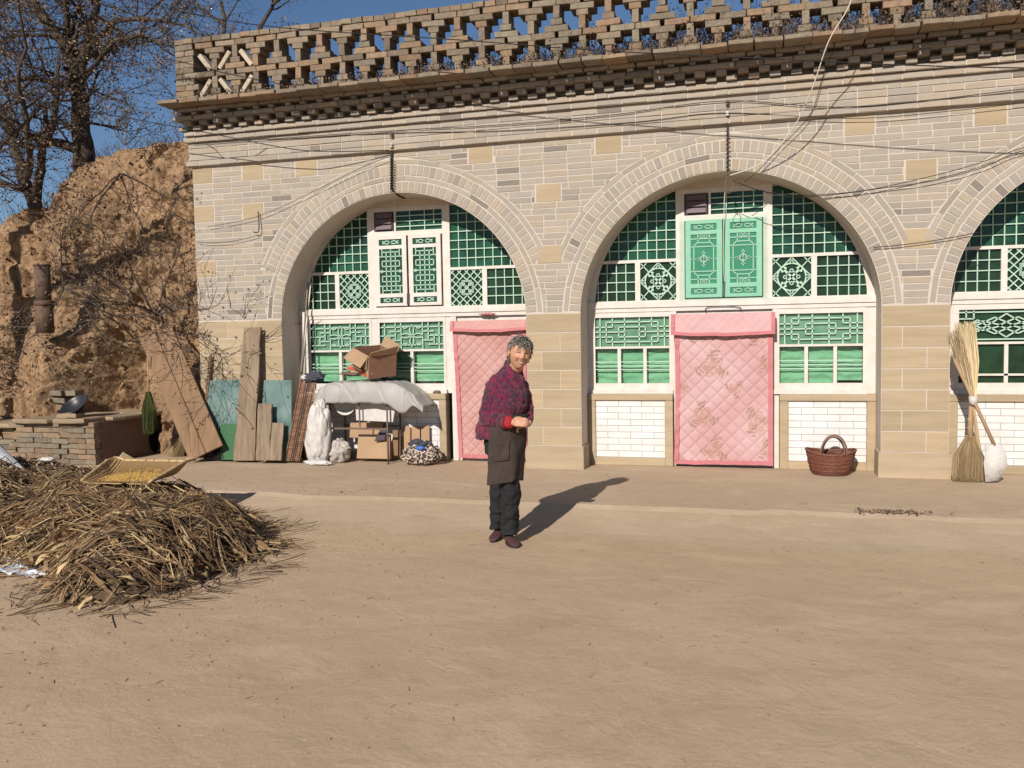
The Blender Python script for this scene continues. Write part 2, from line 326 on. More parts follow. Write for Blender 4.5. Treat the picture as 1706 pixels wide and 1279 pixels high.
def wall_bricks():
    H = (3.465 - 1.66) / 28; specs = []; stones = []
    for x, z in SQ:
        r = round((z - 1.66) / H - .5); zc = 1.66 + (r + .5) * H
        stones.append(('stone', (x, -.001, zc), (.262, .03, 3 * H - .012), 0))
    blocked = {}
    for x, z in SQ:
        r = round((z - 1.66) / H - .5)
        for k in (r - 1, r, r + 1): blocked.setdefault(k, []).append((x - .137, x + .137))
    for r in range(28):
        zb = 1.66 + r * H; zt = zb + H; zm = (zb + zt) / 2
        cuts = []                                                    # (x bottom, x top) pairs that are kept out
        for c in AX:
            m = .365 if zm > 2.22 else .185
            def half(z):
                t = 1 - ((z - Z0) / (B_ + m)) ** 2
                return (A_ + m) * math.sqrt(t) if t > 0 else None
            a, b = half(zb), half(zt)
            if a is None: continue
            if b is None: b = max(0, a - .3)
            cuts.append(((c - a, c - b), (c + a, c + b)))
        for x0, x1 in blocked.get(r, []): cuts.append(((x0, x0), (x1, x1)))
        x = XL + (.0 if r % 2 else -.13) + random.uniform(-.01, .01)
        while x < XR:
            L = .258 if random.random() > .10 else .13
            segs = [((x, x), (x + L, x + L))]; x += L
            for (cl, cr) in cuts:
                new = []
                for (l, rr) in segs:
                    lm, rm = sum(l) / 2, sum(rr) / 2; a, b = sum(cl) / 2, sum(cr) / 2
                    if rm <= a or lm >= b: new.append((l, rr)); continue
                    if lm < a: new.append((l, (cl[0] - .008, cl[1] - .008)))
                    if rm > b: new.append(((cr[0] + .004, cr[1] + .004), rr))
                segs = new
            for l, rr in segs:
                g = .0055; bl, tl = l[0] + g, l[1] + g; br, tr = rr[0] - g, rr[1] - g
                bl = max(bl, XL); tl = max(tl, XL); br = min(br, XR); tr = min(tr, XR)
                if br - bl < .012 and tr - tl < .012: continue
                br = max(br, bl + .004); tr = max(tr, tl + .004)
                cx = (bl + br + tl + tr) / 4; wd = ((br - bl) + (tr - tl)) / 2
                sk = None if abs(bl - tl) < .003 and abs(br - tr) < .003 else (bl, br, tl, tr)
                specs.append(('brick' if wd > .18 else 'head', (cx, random.uniform(-.002, .0025), zm), (wd, .03, H - .0105 + random.uniform(-.0015, .0015)), 0, sk))
    # plain courses above the string line, each a little further out
    zz = 3.47
    rows = [(.066, .050), (.068, .040), (.068, .042), (.068, .040), (.065, .080), (.055, .115)]
    for k, (h, p) in enumerate(rows):
        x = XL - .01 + (.13 if k % 2 else 0) - .13
        while x < XR:
            L = .262 if random.random() > .2 else .132; x0, x1 = max(x + .006, XL - (.02 if p < .05 else .05)), min(x + L - .004, XR); x += L
            if x1 - x0 < .03: continue
            specs.append(('brick' if x1 - x0 > .18 else 'head', ((x0 + x1) / 2, -p + random.uniform(-.004, .003), zz + h / 2 + random.uniform(-.002, .002)), (x1 - x0, p + .03, h - .011), random.gauss(0, .004)))
        zz += h
    place('brick', specs, house)
    mb = MB(); z = 3.47                                              # mortar behind the upper courses
    for h, p in rows:
        mb.box(XL - .012, XR, -p + .0045, .02, z + .004, z + h - .004 + (.004 if p < .05 else 0)); z += h
    mb.build('mortar_bed', M['mortar'], house)
    # arch rings
    av = []
    for c in AX:
        def pos(t, o): return Vector((c + (A_ + o) * math.cos(t), 0, Z0 + (B_ + o) * math.sin(t)))
        def ring(o0, o1, t0, t1, L, kit, outx=0.):
            om = (o0 + o1) / 2; S = [0]; T = np.linspace(t0, t1, 400)
            for a, b in zip(T, T[1:]): S.append(S[-1] + (pos(a, om) - pos(b, om)).length)
            n = max(1, round(S[-1] / L)); st = S[-1] / n
            for k in range(n):
                t = float(np.interp((k + .5) * st, S, T)); p = pos(t, om); nn = Vector(((B_ + om) * math.cos(t), 0, (A_ + om) * math.sin(t))).normalized()
                a = math.atan2(nn.x, nn.z)
                if kit == 'vous': av.append(('vous', (p.x, -.002 + random.uniform(-.002, .002), p.z), (st - .0125, .03, o1 - o0 - .004), a))
                else: av.append(('brick', (p.x, random.uniform(-.002, .002), p.z), (st - .010, .03, o1 - o0 - .003), a))
        a0 = math.asin(.045 / B_); a1 = math.asin(.60 / (B_ + .25))
        ring(.006, .118, a0, math.pi - a0, .074, 'vous'); ring(.128, .176, a0, math.pi - a0, .26, 'brick')
        ring(.188, .300, a1, math.pi - a1, .074, 'vous'); ring(.310, .358, a1, math.pi - a1, .26, 'brick')
    place('arch_brick', av, house)
    # sandstone courses below
    piers = [(XL, AX[0] - A_), (AX[0] + A_, AX[1] - A_), (AX[1] + A_, AX[2] - A_), (AX[2] + A_, XR)]
    for i, (x0, x1) in enumerate(piers):
        Hs = (1.652 - .245) / 7
        for r in range(7):
            z = .245 + r * Hs; W = x1 - x0
            if W < .8:
                cutsx = [x0, x1] if r == 6 else ([x0, x0 + W * (.31 if r % 2 else .67), x1])
                if i == 1: cutsx = [x0, x1] if r == 6 else ([x0, x0 + W * (.28 if (r + 1) % 2 else .62), x1])
            else:
                cutsx = [x0]; xx = x0 + (.2 if r % 2 else .38)
                while xx < x1 - .15: cutsx.append(xx); xx += .42
                cutsx.append(x1)
            for a, b in zip(cutsx, cutsx[1:]):
                stones.append(('stone', ((a + b) / 2, -.001, z + Hs / 2), (b - a - .010, .03, Hs - .011), 0))
        if x1 - x0 < .8: stones.append(('stone', ((x0 + x1) / 2, -.035, .118), (x1 - x0 + .05, .30, .245), 0))
        else:
            stones.append(('stone', ((x0 + x1) / 2 + .02, -.03, .118), (x1 - x0 - .0, .06, .245), 0))
    place('stone_block', stones, house)
wall_bricks()
def cornice():
    sp = []; z = 3.47 + .066 + .068 * 3 + .065 + .055
    def dent(z, h, p, wd, pitch, ph, nm=sp, kit='cb'):
        x = XL - .06 + ph
        while x < XR:
            nm.append((kit, (x + wd / 2 + random.uniform(-.006, .006), -p + random.uniform(-.008, .006), z + h / 2), (wd, max(.02, p - .01), h - .006), random.gauss(0, .012))); x += pitch
    dent(z, .052, .150, .098, .2, 0); z1 = z + .052
    dent(z1, .052, .195, .098, .2, .1); z2 = z1 + .052
    dent(z2 + .046, .035, .255, .06, .2, .05); z3 = z2 + .031
    place('dentil_brick', sp, house)
    ro = []
    dent(z2, .046, .235, .25, .262, 0, ro); dent(z3 + .05, .035, .29, .25, .262, .1, ro); z4 = z3 + .085
    place('cornice_brick', ro, house)
    sl_ = []
    x = -6.50
    while x < XR:
        L = random.uniform(.2, .27); sl_.append(('slab', (x + L / 2, -.50 + random.uniform(-.018, .02), z4 + .022 + random.uniform(-.003, .004)), (L - .008, .48, .042), random.gauss(0, .01))); x += L
    place('ledge_slab', sl_, house)
    mb = MB(); mb.box(XL - .02, XR, -.03, .02, z, z2 - .001); mb.box(XL - .03, XR, -.20, .02, z2, z2 + .045); mb.box(XL - .04, XR, -.14, .02, z2 + .046, z4 - .001)
    mb.build('cornice_core', M['cbrick'], house)
    mb = MB(); mb.grid(lambda u, v: (XL - .12 + (XR - XL + .12) * u, -.46 + .6 * v, z4 + .042 + .012 * abs(nz(u * 60, v * 6)) * (1 - v * .2)), 300, 6)
    mb.build('earth_cap', M['mud'], house, smooth=True)
    return z4 + .045
ZL = cornice()

# ------------------------------------------------------------------ parapet
parapet = thing('brick_parapet', 'openwork weathered brick parapet with a sunburst corner panel along the roof edge', 'parapet')
def build_parapet():
    h = .0655; zb = ZL + .004; Yf = -.12; D = .20; sp = []; cop = []; dg = []
    def br(x0, x1, row, rows=1, y=0.):
        sp.append(('ob', ((x0 + x1) / 2 + random.uniform(-.003, .003), Yf + y + random.uniform(-.008, .008), zb + (row + rows / 2) * h), (x1 - x0, D + .01, rows * h - .004), random.gauss(0, .012), None, random.gauss(0, .02)))
    P = .268; X0 = -6.18 - .05                                       # first column
    n = int((XR - X0) / P); x0s = -6.535
    for k in range(12):                                              # solid corner pier with a toothed edge
        e = x0s + .25 + (.05 if k % 2 else 0) - (.05 if k > 5 else 0); x = x0s + (0 if k % 2 else -.0)
        first = .12 if k % 2 else .24
        br(x0s, x0s + first, k, y=-.0);
        if e - x0s - first > .04: br(x0s + first + .004, e, k)
        sp.append(('ob', (x0s + .115, Yf + .25, zb + (k + .5) * h), (.23, .12, h - .004), 0))
    for i in range(n):
        x = -6.01 + i * P; A = (i % 2 == 0); v = .034
        if x > XR - .2: break
        # row 0 base
        br(x - P / 2 + .004, x + P / 2 - .004, 0)
        if A:
            br(x - .125, x + .125, 9); br(x - .062, x + .062, 8); br(x - v, x + v, 6, 2)
            br(x - v, x + v, 3, 2); br(x - .062, x + .062, 2); br(x - .125, x + .125, 1)
            br(x + .003, x + P - .018, 5); br(x - P + .018, x - .003, 5)
        else:
            br(x - v, x + v, 8, 2); br(x - .062, x + .062, 7); br(x - .125, x + .125, 6)
            br(x - .125, x + .125, 4); br(x - .062, x + .062, 3); br(x - v, x + v, 1, 2)
            br(x + .003, x + P - .018, 10); br(x - P + .018, x - .003, 10)
    br(-6.01 - P + .018 , -6.01 - .02, 10)
    x = x0s
    while x < XR: 
        cop.append(('ob', (x + .06, Yf - .005 + random.uniform(-.01, .01), zb + 11.5 * h + random.uniform(-.004, .004)), (.12, D + .14, h - .006), random.gauss(0, .02), None, random.gauss(0, .03))); x += .126
    place('brick', sp, parapet); place('coping_brick', cop, parapet)
    # slanting bricks of the sunburst
    me = KIT['ob'].me
    md = mat('bleached_brick', (.50, .43, .33), .9, var=.1, col2=(.36, .29, .21), scale=20, bump=.5, bscale=80)
    for cx, cz, s in [(-6.01 - .13, 7.6, -1), (-6.01 + .13, 7.6, 1), (-6.01 + .41, 7.6, -1), (-6.01 - .13, 3.1, 1), (-6.01 + .13, 3.1, -1), (-6.01 + .41, 3.1, 1)]:
        mb = MB(); c = Vector((cx, Yf + .05, zb + cz * h)); d = Vector((s * .62, 0, .78)).normalized() * .115
        mb.bar(c - d, c + d, .052, .11); o = mb.build('slanting_brick', md, parapet)
        bv = o.modifiers.new('b', 'BEVEL'); bv.width = .006; bv.segments = 1
build_parapet()
# ------------------------------------------------------------------ arched window walls
YW = .42
M['vent'] = mat('dark_vent', (.055, .04, .045), .4)
M['ventslat'] = mat('vent_slat', (.15, .11, .12), .4)  # lighter copy of the vent colour, paints highlights onto the slats
M['cream'] = mat('aged_white_board', (.58, .50, .42), .8, col2=(.50, .42, .34), scale=4)
def window_wall(c, du, casement, doors, lower, motif):
    """du: half spans from the centre; everything stands at its real place in the arch"""
    fr = link('window_wall', None, house, (0, 0, 0)); W_ = MB()
    def ell(x, m=0.): 
        d = abs(x - c); return Z0 + (B_ + m) * math.sqrt(max(0, 1 - (d / (A_ + m)) ** 2)) if d < A_ + m else Z0
    def panel(x0, x1, z0, z1, y0=YW, y1=YW + .05, m=-.0):             # white member, clipped by the arch
        n = max(1, int((x1 - x0) / .04)) if z1 > Z0 + .3 else 1
        if z1 <= Z0 + .3: W_.box(x0, x1, y0, y1, z0, z1); return
        for k in range(n):
            a = x0 + (x1 - x0) * k / n; b = x0 + (x1 - x0) * (k + 1) / n
            za, zb_ = min(z1, ell(a)), min(z1, ell(b))
            if za <= z0 and zb_ <= z0: continue
            W_.hexa([(a, y0, z0), (b, y0, z0), (b, y1, z0), (a, y1, z0), (a, y0, max(za, z0)), (b, y0, max(zb_, z0)), (b, y1, max(zb_, z0)), (a, y1, max(za, z0))])
    xl, xr = c - A_, c + A_
    zT = 1.775
    W_.box(xl, xr, YW - .02, YW + .05, 1.655, zT)                    # the big transom beam
    W_.box(xl, xr, YW - .035, YW - .02, 1.70, 1.765)
    ml, mr = c + du[0], c + du[1]                                    # inner mullions
    panel(ml - .09, ml, zT, 2.93); panel(mr, mr + .09, zT, 2.93)
    panel(ml, mr, 2.60, 2.655); panel(ml, mr, 2.88, 2.93)
    for s in (-1, 1):
        x0, x1 = (xl, ml - .09) if s < 0 else (mr + .09, xr)
        W_.box(max(x0, c - A_ * math.sqrt(1 - ((2.19 - Z0) / B_) ** 2)), min(x1, c + A_ * math.sqrt(1 - ((2.19 - Z0) / B_) ** 2)), YW, YW + .05, 2.180, 2.212)
        q = (x1 - .38 - .055) if s < 0 else (x0 + .38)
        W_.box(q, q + .055, YW, YW + .05, zT, 2.18)
    # curved white rim that shows at the sides
    N = 40
    for k in range(N):
        a0, a1 = math.pi * k / N, math.pi * (k + 1) / N
        wd = lambda a: .085 * max(0.12, 1 - abs(math.sin(a)) * 1.25)
        P = lambda a, o: (c + (A_ - o) * math.cos(a), Z0 + (B_ - o * .6) * math.sin(a))
        i0, o0, i1, o1 = P(a0, wd(a0)), P(a0, 0), P(a1, wd(a1)), P(a1, 0)
        W_.hexa([(i0[0], YW + .003, i0[1]), (o0[0], YW + .003, o0[1]), (o0[0], YW + .048, o0[1]), (i0[0], YW + .048, i0[1]), (i1[0], YW + .003, i1[1]), (o1[0], YW + .003, o1[1]), (o1[0], YW + .048, o1[1]), (i1[0], YW + .048, i1[1])])
    L = MB()                                                         # thin lattice bars
    bt = .0105
    def hb(xa, xb, z):
        if z > Z0:
            e = A_ * math.sqrt(max(0, 1 - ((z - Z0) / B_) ** 2)) - .03; xa = max(xa, c - e); xb = min(xb, c + e)
        if xb - xa > .02: L.box(xa, xb, YW + .012, YW + .026, z - bt / 2, z + bt / 2)
    def vb(x, za, zb_):
        zb_ = min(zb_, ell(x) - .03) if zb_ > Z0 + .1 else zb_
        if zb_ - za > .02: L.box(x - bt / 2, x + bt / 2, YW + .014, YW + .024, za, zb_)
    def db(p, q, w_=bt, y=YW + .019): L.bar((p[0], y, p[1]), (q[0], y, q[1]), w_, .01)
    def ringm(cx, cz, r, w_=.014, a0=0, a1=360, n=28, y=YW + .018, rz=1.):
        for k in range(n):
            t0, t1 = R(a0 + (a1 - a0) * k / n), R(a0 + (a1 - a0) * (k + 1) / n)
            L.bar((cx + r * math.cos(t0), y, cz + rz * r * math.sin(t0)), (cx + r * math.cos(t1), y, cz + rz * r * math.sin(t1)), w_, .011)
    def pane(x0, x1, z0, z1, m=None, y=YW + .034, nm='glass_pane'):
        mb = MB(); n = max(1, int((x1 - x0) / .03)) if z1 > 2 else 1; pts = []
        T = [x0 + (x1 - x0) * k / n for k in range(n + 1)]
        for a, b in zip(T, T[1:]):
            za, zb_ = (min(z1, ell(a)), min(z1, ell(b))) if z1 > Z0 + .1 else (z1, z1)
            if max(za, zb_) <= z0: continue
            mb.hexa([(a, y, z0), (b, y, z0), (b, y + .005, z0), (a, y + .005, z0), (a, y, max(za, z0)), (b, y, max(zb_, z0)), (b, y + .005, max(zb_, z0)), (a, y + .005, max(za, z0))])
        if mb.v: mb.build(nm, m or M['glass'], fr)
    # upper side fields
    for s in (-1, 1):
        x0, x1 = (xl, ml - .09) if s < 0 else (mr + .09, xr)
        pane(x0, x1, 2.212, 2.93)
        n = 9
        for k in range(1, n):
            x = (x1 - .1015 * k) if s < 0 else (x0 + .1015 * k)
            vb(x, 2.212, 2.86)
        for k in range(1, 8): hb(x0, x1, 2.212 + .101 * k)
        # lights below: small grid + motif square
        if s < 0: sq0, sq1, g0, g1 = x1 - .38, x1, x0, x1 - .435
        else: sq0, sq1, g0, g1 = x0, x0 + .38, x0 + .435, x1
        pane(g0 + (.07 if s < 0 else 0), g1 - (.07 if s > 0 else 0), zT, 2.18, M['glassd'])
        pane(sq0, sq1, zT, 2.18, M['glassd'])
        for k in range(1, 6):
            x = (g1 - .1015 * k) if s < 0 else (g0 + .1015 * k); vb(x, zT, 2.18)
        for k in range(1, 4): hb(g0, g1, zT + .101 * k)
        cx, cz, r = (sq0 + sq1) / 2, (zT + 2.18) / 2, .19
        if motif == 'circle':
            for a in ((1, 0), (0, 1), (-1, 0), (0, -1)):
                b = (-a[1], a[0]); db((cx + a[0] * .195, cz + a[1] * .2), (cx + b[0] * .195, cz + b[1] * .2))
            for sx in (-1, 1):
                for sz in (-1, 1):
                    db((cx + sx * .1, cz + sz * .1), (cx + sx * .19, cz + sz * .2)); db((cx + sx * .12, cz + sz * .2), (cx + sx * .19, cz + sz * .13))
                    db((cx, cz), (cx + sx * .095, cz + sz * .095), .022); db((cx + sx * .05, cz + sz * .085), (cx + sx * .1, cz + sz * .1), .03); db((cx + sx * .085, cz + sz * .05), (cx + sx * .1, cz + sz * .1), .03)
                    db((cx + sx * .05, cz + sz * .02), (cx + sx * .02, cz + sz * .055), .014)
            ringm(cx, cz, .14, .016)
            for a in range(4): t = R(90 * a); ringm(cx + .065 * math.cos(t), cz + .065 * math.sin(t), .016, .012, n=8); ringm(cx + .158 * math.cos(t), cz + .158 * math.sin(t), .014, .012, n=8)
        else:
            for k in range(-4, 5):
                o = k * .0875
                for d in (1, -1):
                    a = [(u, u * d + o) for u in (-.19, .19)]
                    (u0, v0), (u1, v1) = a
                    # clip to the square
                    def cl(u0, v0, u1, v1):
                        dv = (v1 - v0) / (u1 - u0)
                        if v0 > .2: u0 += (.2 - v0) / dv; v0 = .2
                        if v0 < -.2: u0 += (-.2 - v0) / dv; v0 = -.2
                        if v1 > .2: u1 += (.2 - v1) / dv; v1 = .2
                        if v1 < -.2: u1 += (-.2 - v1) / dv; v1 = -.2
                        return u0, v0, u1, v1
                    u0, v0, u1, v1 = cl(u0, v0, u1, v1)
                    if u1 > u0 + .02: db((cx + u0, cz + v0), (cx + u1, cz + v1), .011, YW + (.018 if d > 0 else .020))
            for a in range(4):
                t0, t1 = R(45 + 90 * a), R(135 + 90 * a)
                for kx in range(7):
                    f_ = kx / 6; ringm(cx + .105 * (math.cos(t0) * (1 - f_) + math.cos(t1) * f_), cz + .105 * (math.sin(t0) * (1 - f_) + math.sin(t1) * f_), .009, .010, n=6, y=YW + .012)
            for a in range(4): t = R(45 + 90 * a); ringm(cx + .055 * math.cos(t), cz + .055 * math.sin(t), .016, .012, n=8, y=YW + .012)
            ringm(cx, cz, .02, .012, n=8, y=YW + .012)
    # louvred vent and small top light
    pane(ml, mr, 2.655, 2.88)
    vb2 = lambda x, a, b: L.box(x - bt / 2, x + bt / 2, YW + .014, YW + .024, a, b)
    vx = ml + .25; W_.box(vx, vx + .022, YW, YW + .05, 2.655, 2.88)
    V = MB(); V.box(ml + .015, vx - .012, YW - .012, YW + .03, 2.662, 2.875); vo = V.build('louvre_vent', M['vent'], fr)
    for k in range(3):
        z = 2.675 + .066 * k; mb = MB(); mb.hexa([(ml + .03, YW - .035, z), (vx - .027, YW - .035, z), (vx - .027, YW - .010, z + .02), (ml + .03, YW - .010, z + .02), (ml + .03, YW - .03, z + .006), (vx - .027, YW - .03, z + .006), (vx - .027, YW - .010, z + .056), (ml + .03, YW - .010, z + .056)])
        mb.build('slat', M['ventslat'], fr)
    for z in (2.705, 2.765, 2.825): L.box(vx + .022, mr, YW + .012, YW + .026, z - bt / 2, z + bt / 2)
    for f_ in (.3, .62, .82): vb2(vx + .022 + (mr - vx - .022) * f_, 2.655 if f_ < .7 else 2.72, 2.88)
    # the board that closes the crown of the arch
    mb = MB(); N = 30
    for k in range(N):
        a = c - .62 + 1.24 * k / N; b = c - .62 + 1.24 * (k + 1) / N
        mb.hexa([(a, YW + .004, 2.931), (b, YW + .004, 2.931), (b, YW + .05, 2.931), (a, YW + .05, 2.931), (a, YW + .004, max(2.932, ell(a))), (b, YW + .004, max(2.932, ell(b))), (b, YW + .05, max(2.932, ell(b))), (a, YW + .05, max(2.932, ell(a)))])
    mb.build('crown_board', M['cream'], fr)
    # casement pair
    y = YW - .03; cw = (mr - ml) / 2; frm = M['white'] if casement == 'white' else M['mint2']
    for s in range(2):
        a = ml + s * cw + .012; b = a + cw - .024; F = MB(); g = .055; z0, z1 = 1.79, 2.595
        F.box(a, a + g, y, y + .03, z0, z1); F.box(b - g, b, y, y + .03, z0, z1)
        for za, zb_ in ((z0, z0 + .035), (z0 + .10, z0 + .145), (z1 - .145, z1 - .105), (z1 - .035, z1)): F.box(a + g, b - g, y, y + .03, za, zb_)
        F.build('casement_frame', frm, fr)
        gl = M['glass'] if casement == 'white' else M['teal']
        mb = MB(); mb.box(a + g, b - g, y + .014, y + .019, z0 + .01, z1 - .01); mb.build('glass_pane', gl, fr)
        xa, xb, za, zb_ = a + g, b - g, z0 + .145, z1 - .145; xm = (xa + xb) / 2; zm = (za + zb_) / 2; wx = xb - xa; hz = zb_ - za
        yy = y + .008
        B = lambda p, q, w_=.011: L.bar((p[0], yy, p[1]), (q[0], yy, q[1]), w_, .009)
        if casement == 'white':
            B((xm, za), (xm, zb_)); B((xa, zm), (xb, zm))
            for sz in (-1, 1):
                B((xa, zm + sz * hz * .33), (xb, zm + sz * hz * .33)); B((xa + wx * .12, zm + sz * hz * .33), (xa + wx * .12, zm + sz * hz * .5)); B((xb - wx * .12, zm + sz * hz * .33), (xb - wx * .12, zm + sz * hz * .5))
                B((xa + wx * .12, zm + sz * hz * .43), (xb - wx * .12, zm + sz * hz * .43))
                B((xm - wx * .2, zm), (xm - wx * .2, zm + sz * hz * .43)) ; B((xm + wx * .2, zm), (xm + wx * .2, zm + sz * hz * .43))
                for zz_ in (.11, .23): B((xa + wx * .12, zm + sz * hz * zz_), (xb - wx * .12, zm + sz * hz * zz_))
                for sx in (-1, 1): B((xm + sx * wx * .38, zm + sz * hz * .11), (xm + sx * wx * .38, zm + sz * hz * .23))
            for sx in (-1, 1): ringm(xm + sx * wx * .4, zm, .014, .009, n=10, y=yy)
        else:
            for sx in (-1, 1):
                B((xm + sx * wx * .38, za + hz * .27), (xm + sx * wx * .38, zb_ - hz * .27)); B((xm + sx * wx * .22, za), (xm + sx * wx * .22, za + hz * .16)); B((xm + sx * wx * .22, zb_ - hz * .16), (xm + sx * wx * .22, zb_))
            for sz in (-1, 1):
                B((xa, zm + sz * hz * .41), (xb, zm + sz * hz * .41)); B((xa, zm + sz * hz * .25), (xb, zm + sz * hz * .25)); B((xm - wx * .25, zm + sz * hz * .33), (xm + wx * .25, zm + sz * hz * .33))
                for sx in (-1, 1): B((xm + sx * wx * .25, zm + sz * hz * .33), (xm + sx * wx * .38, zm + sz * hz * .27)); ringm(xm + sx * .02, zm + sz * hz * .455, .016, .008, n=8, y=yy)
            B((xa, zm), (xb, zm), .007); ringm(xm, zm, .035, .012, n=16, y=yy)
            B((xm, zm - .085), (xm, zm + .085), .012); B((xm - .07, zm), (xm + .07, zm), .012)
            for sz in (-1, 1): B((xm - .02, zm + sz * .06), (xm + .02, zm + sz * .06), .012); B((xm + sz * .055, zm - .018), (xm + sz * .055, zm + .018), .012)
        for zc in (z0 + .068, z1 - .07):
            for sx in (-1, 1): ringm(xm + sx * .045, zc, .03, .010, n=12, y=yy, rz=.6); B((xm + sx * .075, zc), (xm + sx * .10, zc + .016), .012); B((xm + sx * .075, zc), (xm + sx * .10, zc - .016), .012)
    if casement != 'white':                                           # plastic film nailed over the casement
        film = bpy.data.materials.new('clear_film'); film.use_nodes = True; n = film.node_tree.nodes; l = film.node_tree.links; n.clear()
        o_ = n.new('ShaderNodeOutputMaterial'); mx = n.new('ShaderNodeMixShader'); mx.inputs[0].default_value = .08; tr = n.new('ShaderNodeBsdfTransparent'); df = n.new('ShaderNodeBsdfPrincipled')
        tr.inputs[0].default_value = (.85, .95, .9, 1); df.inputs['Base Color'].default_value = (.45, .68, .56, 1); df.inputs['Roughness'].default_value = .25
        l.new(tr.outputs[0], mx.inputs[1]); l.new(df.outputs[0], mx.inputs[2]); l.new(mx.outputs[0], o_.inputs[0])
        mb = MB(); mb.grid(lambda u, v: (ml - .055 + (mr - ml + .09) * u, y - .022 + .006 * nz(u * 5, v * 7, c), 1.765 + .865 * v), 24, 24); mb.build('plastic_film', film, fr, smooth=True)
    mb = MB(); mb.bar((c + (du[0] + du[1]) / 2, y - .012, 1.80), (c + (du[0] + du[1]) / 2 + .004, y - .012, 1.93), .026, .018); mb.build('latch', M['vent'], fr)
    # lower windows, doorway posts
    for x0, x1, kind, npan in lower:
        x0 += c; x1 += c
        fx0, fx1 = x0 - .03, x1 + .03
        W_.box(x0 - .10 if x0 - xl < .2 else fx0, x0, YW - .01, YW + .05, .78, 1.655); W_.box(x1, fx1, YW - .01, YW + .05, .78, 1.655)
        W_.box(x0, x1, YW - .01, YW + .05, 1.60, 1.655); W_.box(x0, x1, YW - .01, YW + .05, 1.262, 1.285); W_.box(x0, x1, YW - .01, YW + .05, .78, .885)
        W_.box(x0 - .08, x1 + .04, YW - .045, YW - .01, .775, .815)
        pw = (x1 - x0 - .035 * (npan - 1)) / npan
        dark = kind == 'diamond'
        pane(x0, x1, 1.285, 1.60, M['glassd'] if dark else M['glass2'], YW + .034)
        for k in range(npan):
            a = x0 + k * (pw + .035)
            if k: W_.box(a - .035, a, YW - .006, YW + .048, .885, 1.262)
            pane(a, a + pw, .885, 1.262, M['glassd'] if dark else M['clear'], YW + .028)
            if not dark:
                mb = MB(); ph = random.uniform(0, 9); zlow = .885 if random.random() < .7 else .91
                mb.grid(lambda u, v: (a - .01 + (pw + .02) * u, YW + .075 + .013 * nz(u * 2.2 + ph, v * 5.5, c) + .006 * math.sin(v * 26 + 2.2 * nz(u * 2, v * 2, ph)), zlow + (1.275 - zlow) * v), 20, 26)
                mb.build('curtain', M['curtain'], fr, smooth=True)
            if kind != 'diamond':
                for z in (1.035, 1.075, 1.118): L.box(a, a + pw, YW + .010, YW + .020, z - .005, z + .005)
        za, zb_ = 1.285, 1.60; xm = (x0 + x1) / 2; wx = x1 - x0; hz = zb_ - za; yy = YW + .012; zm = (za + zb_) / 2
        B = lambda u0, v0, u1, v1, w_=.013: L.bar((x0 + wx * u0, yy, za + hz * v0), (x0 + wx * u1, yy, za + hz * v1), w_, .011)
        if kind == 'fret':
            for u in (.065, .935): B(u, 0, u, 1)
            for v in (.33, .5, .67):
                for s in (0, 1):
                    B(0 + s, v, (.235 if v != .5 else .42) * (1 - 2 * s) + s, v)
            for s in (0, 1):
                f_ = lambda u: u if s == 0 else 1 - u
                B(f_(.15), .16, f_(.15), .84); B(f_(.235), .0, f_(.235), .33); B(f_(.235), .67, f_(.235), 1); B(f_(.40), 0, f_(.40), 1); B(f_(.32), .33, f_(.32), .67)
            B(.15, .16, .85, .16); B(.15, .84, .85, .84); B(.32, .33, .68, .33); B(.32, .67, .68, .67)
        elif kind == 'flower':
            for s in (0, 1):
                f_ = lambda u: u if s == 0 else 1 - u
                B(f_(.07), 0, f_(.07), 1); B(f_(0), .82, f_(.33), .82); B(f_(0), .18, f_(.24), .18); B(f_(.15), .18, f_(.15), .5); B(f_(.24), .33, f_(.24), 1); B(f_(.33), 0, f_(.33), 1)
                B(f_(0), .5, f_(.24), .5); B(f_(.15), .66, f_(.33), .66); B(f_(.15), .33, f_(.33), .33)
            B(.33, .84, .67, .84); B(.33, .16, .67, .16)
            for a in range(4):
                t = R(90 * a); ringm(xm + .065 * math.cos(t) * (1.2 if a % 2 == 0 else 1), zm + .065 * math.sin(t), .055 if a % 2 == 0 else .024, .012, n=14, y=yy, rz=.45 if a % 2 == 0 else 2.4)
            for sx in (-1, 1):
                for sz in (-1, 1): ringm(xm + sx * .085, zm + sz * .105, .03, .011, 200 if sz > 0 else -20, 340 if sz > 0 else 200, n=8, y=yy, rz=.6)
        else:
            B(.0, .08, 1, .08); B(0, .92, 1, .92)
            for s in (0, 1):
                f_ = lambda u: u if s == 0 else 1 - u
                B(f_(.08), 0, f_(.08), .28); B(f_(.08), .72, f_(.08), 1); B(f_(0), .28, f_(.16), .28); B(f_(0), .72, f_(.16), .72); B(f_(.16), 0, f_(.16), .28); B(f_(.16), .72, f_(.16), 1); B(f_(0), .5, f_(.1), .5)
                B(f_(.1), .5, f_(.2), .68); B(f_(.2), .68, f_(.3), .5); B(f_(.1), .5, f_(.2), .32); B(f_(.2), .32, f_(.3), .5)
            for k in range(-2, 3):
                B(.5 + k * .12 - .2, .5 + .0, .5 + k * .12, .5 + .36 * (1 - abs(k) * .3)); B(.5 + k * .12 + .2, .5, .5 + k * .12, .5 + .36 * (1 - abs(k) * .3))
                B(.5 + k * .12 - .2, .5, .5 + k * .12, .5 - .36 * (1 - abs(k) * .3)); B(.5 + k * .12 + .2, .5, .5 + k * .12, .5 - .36 * (1 - abs(k) * .3))
            W_.box(x0, x1, YW - .006, YW + .048, .955, .975)
    its = sorted([(a_, b_) for a_, b_, *_ in lower] + list(doors)); prev = -A_
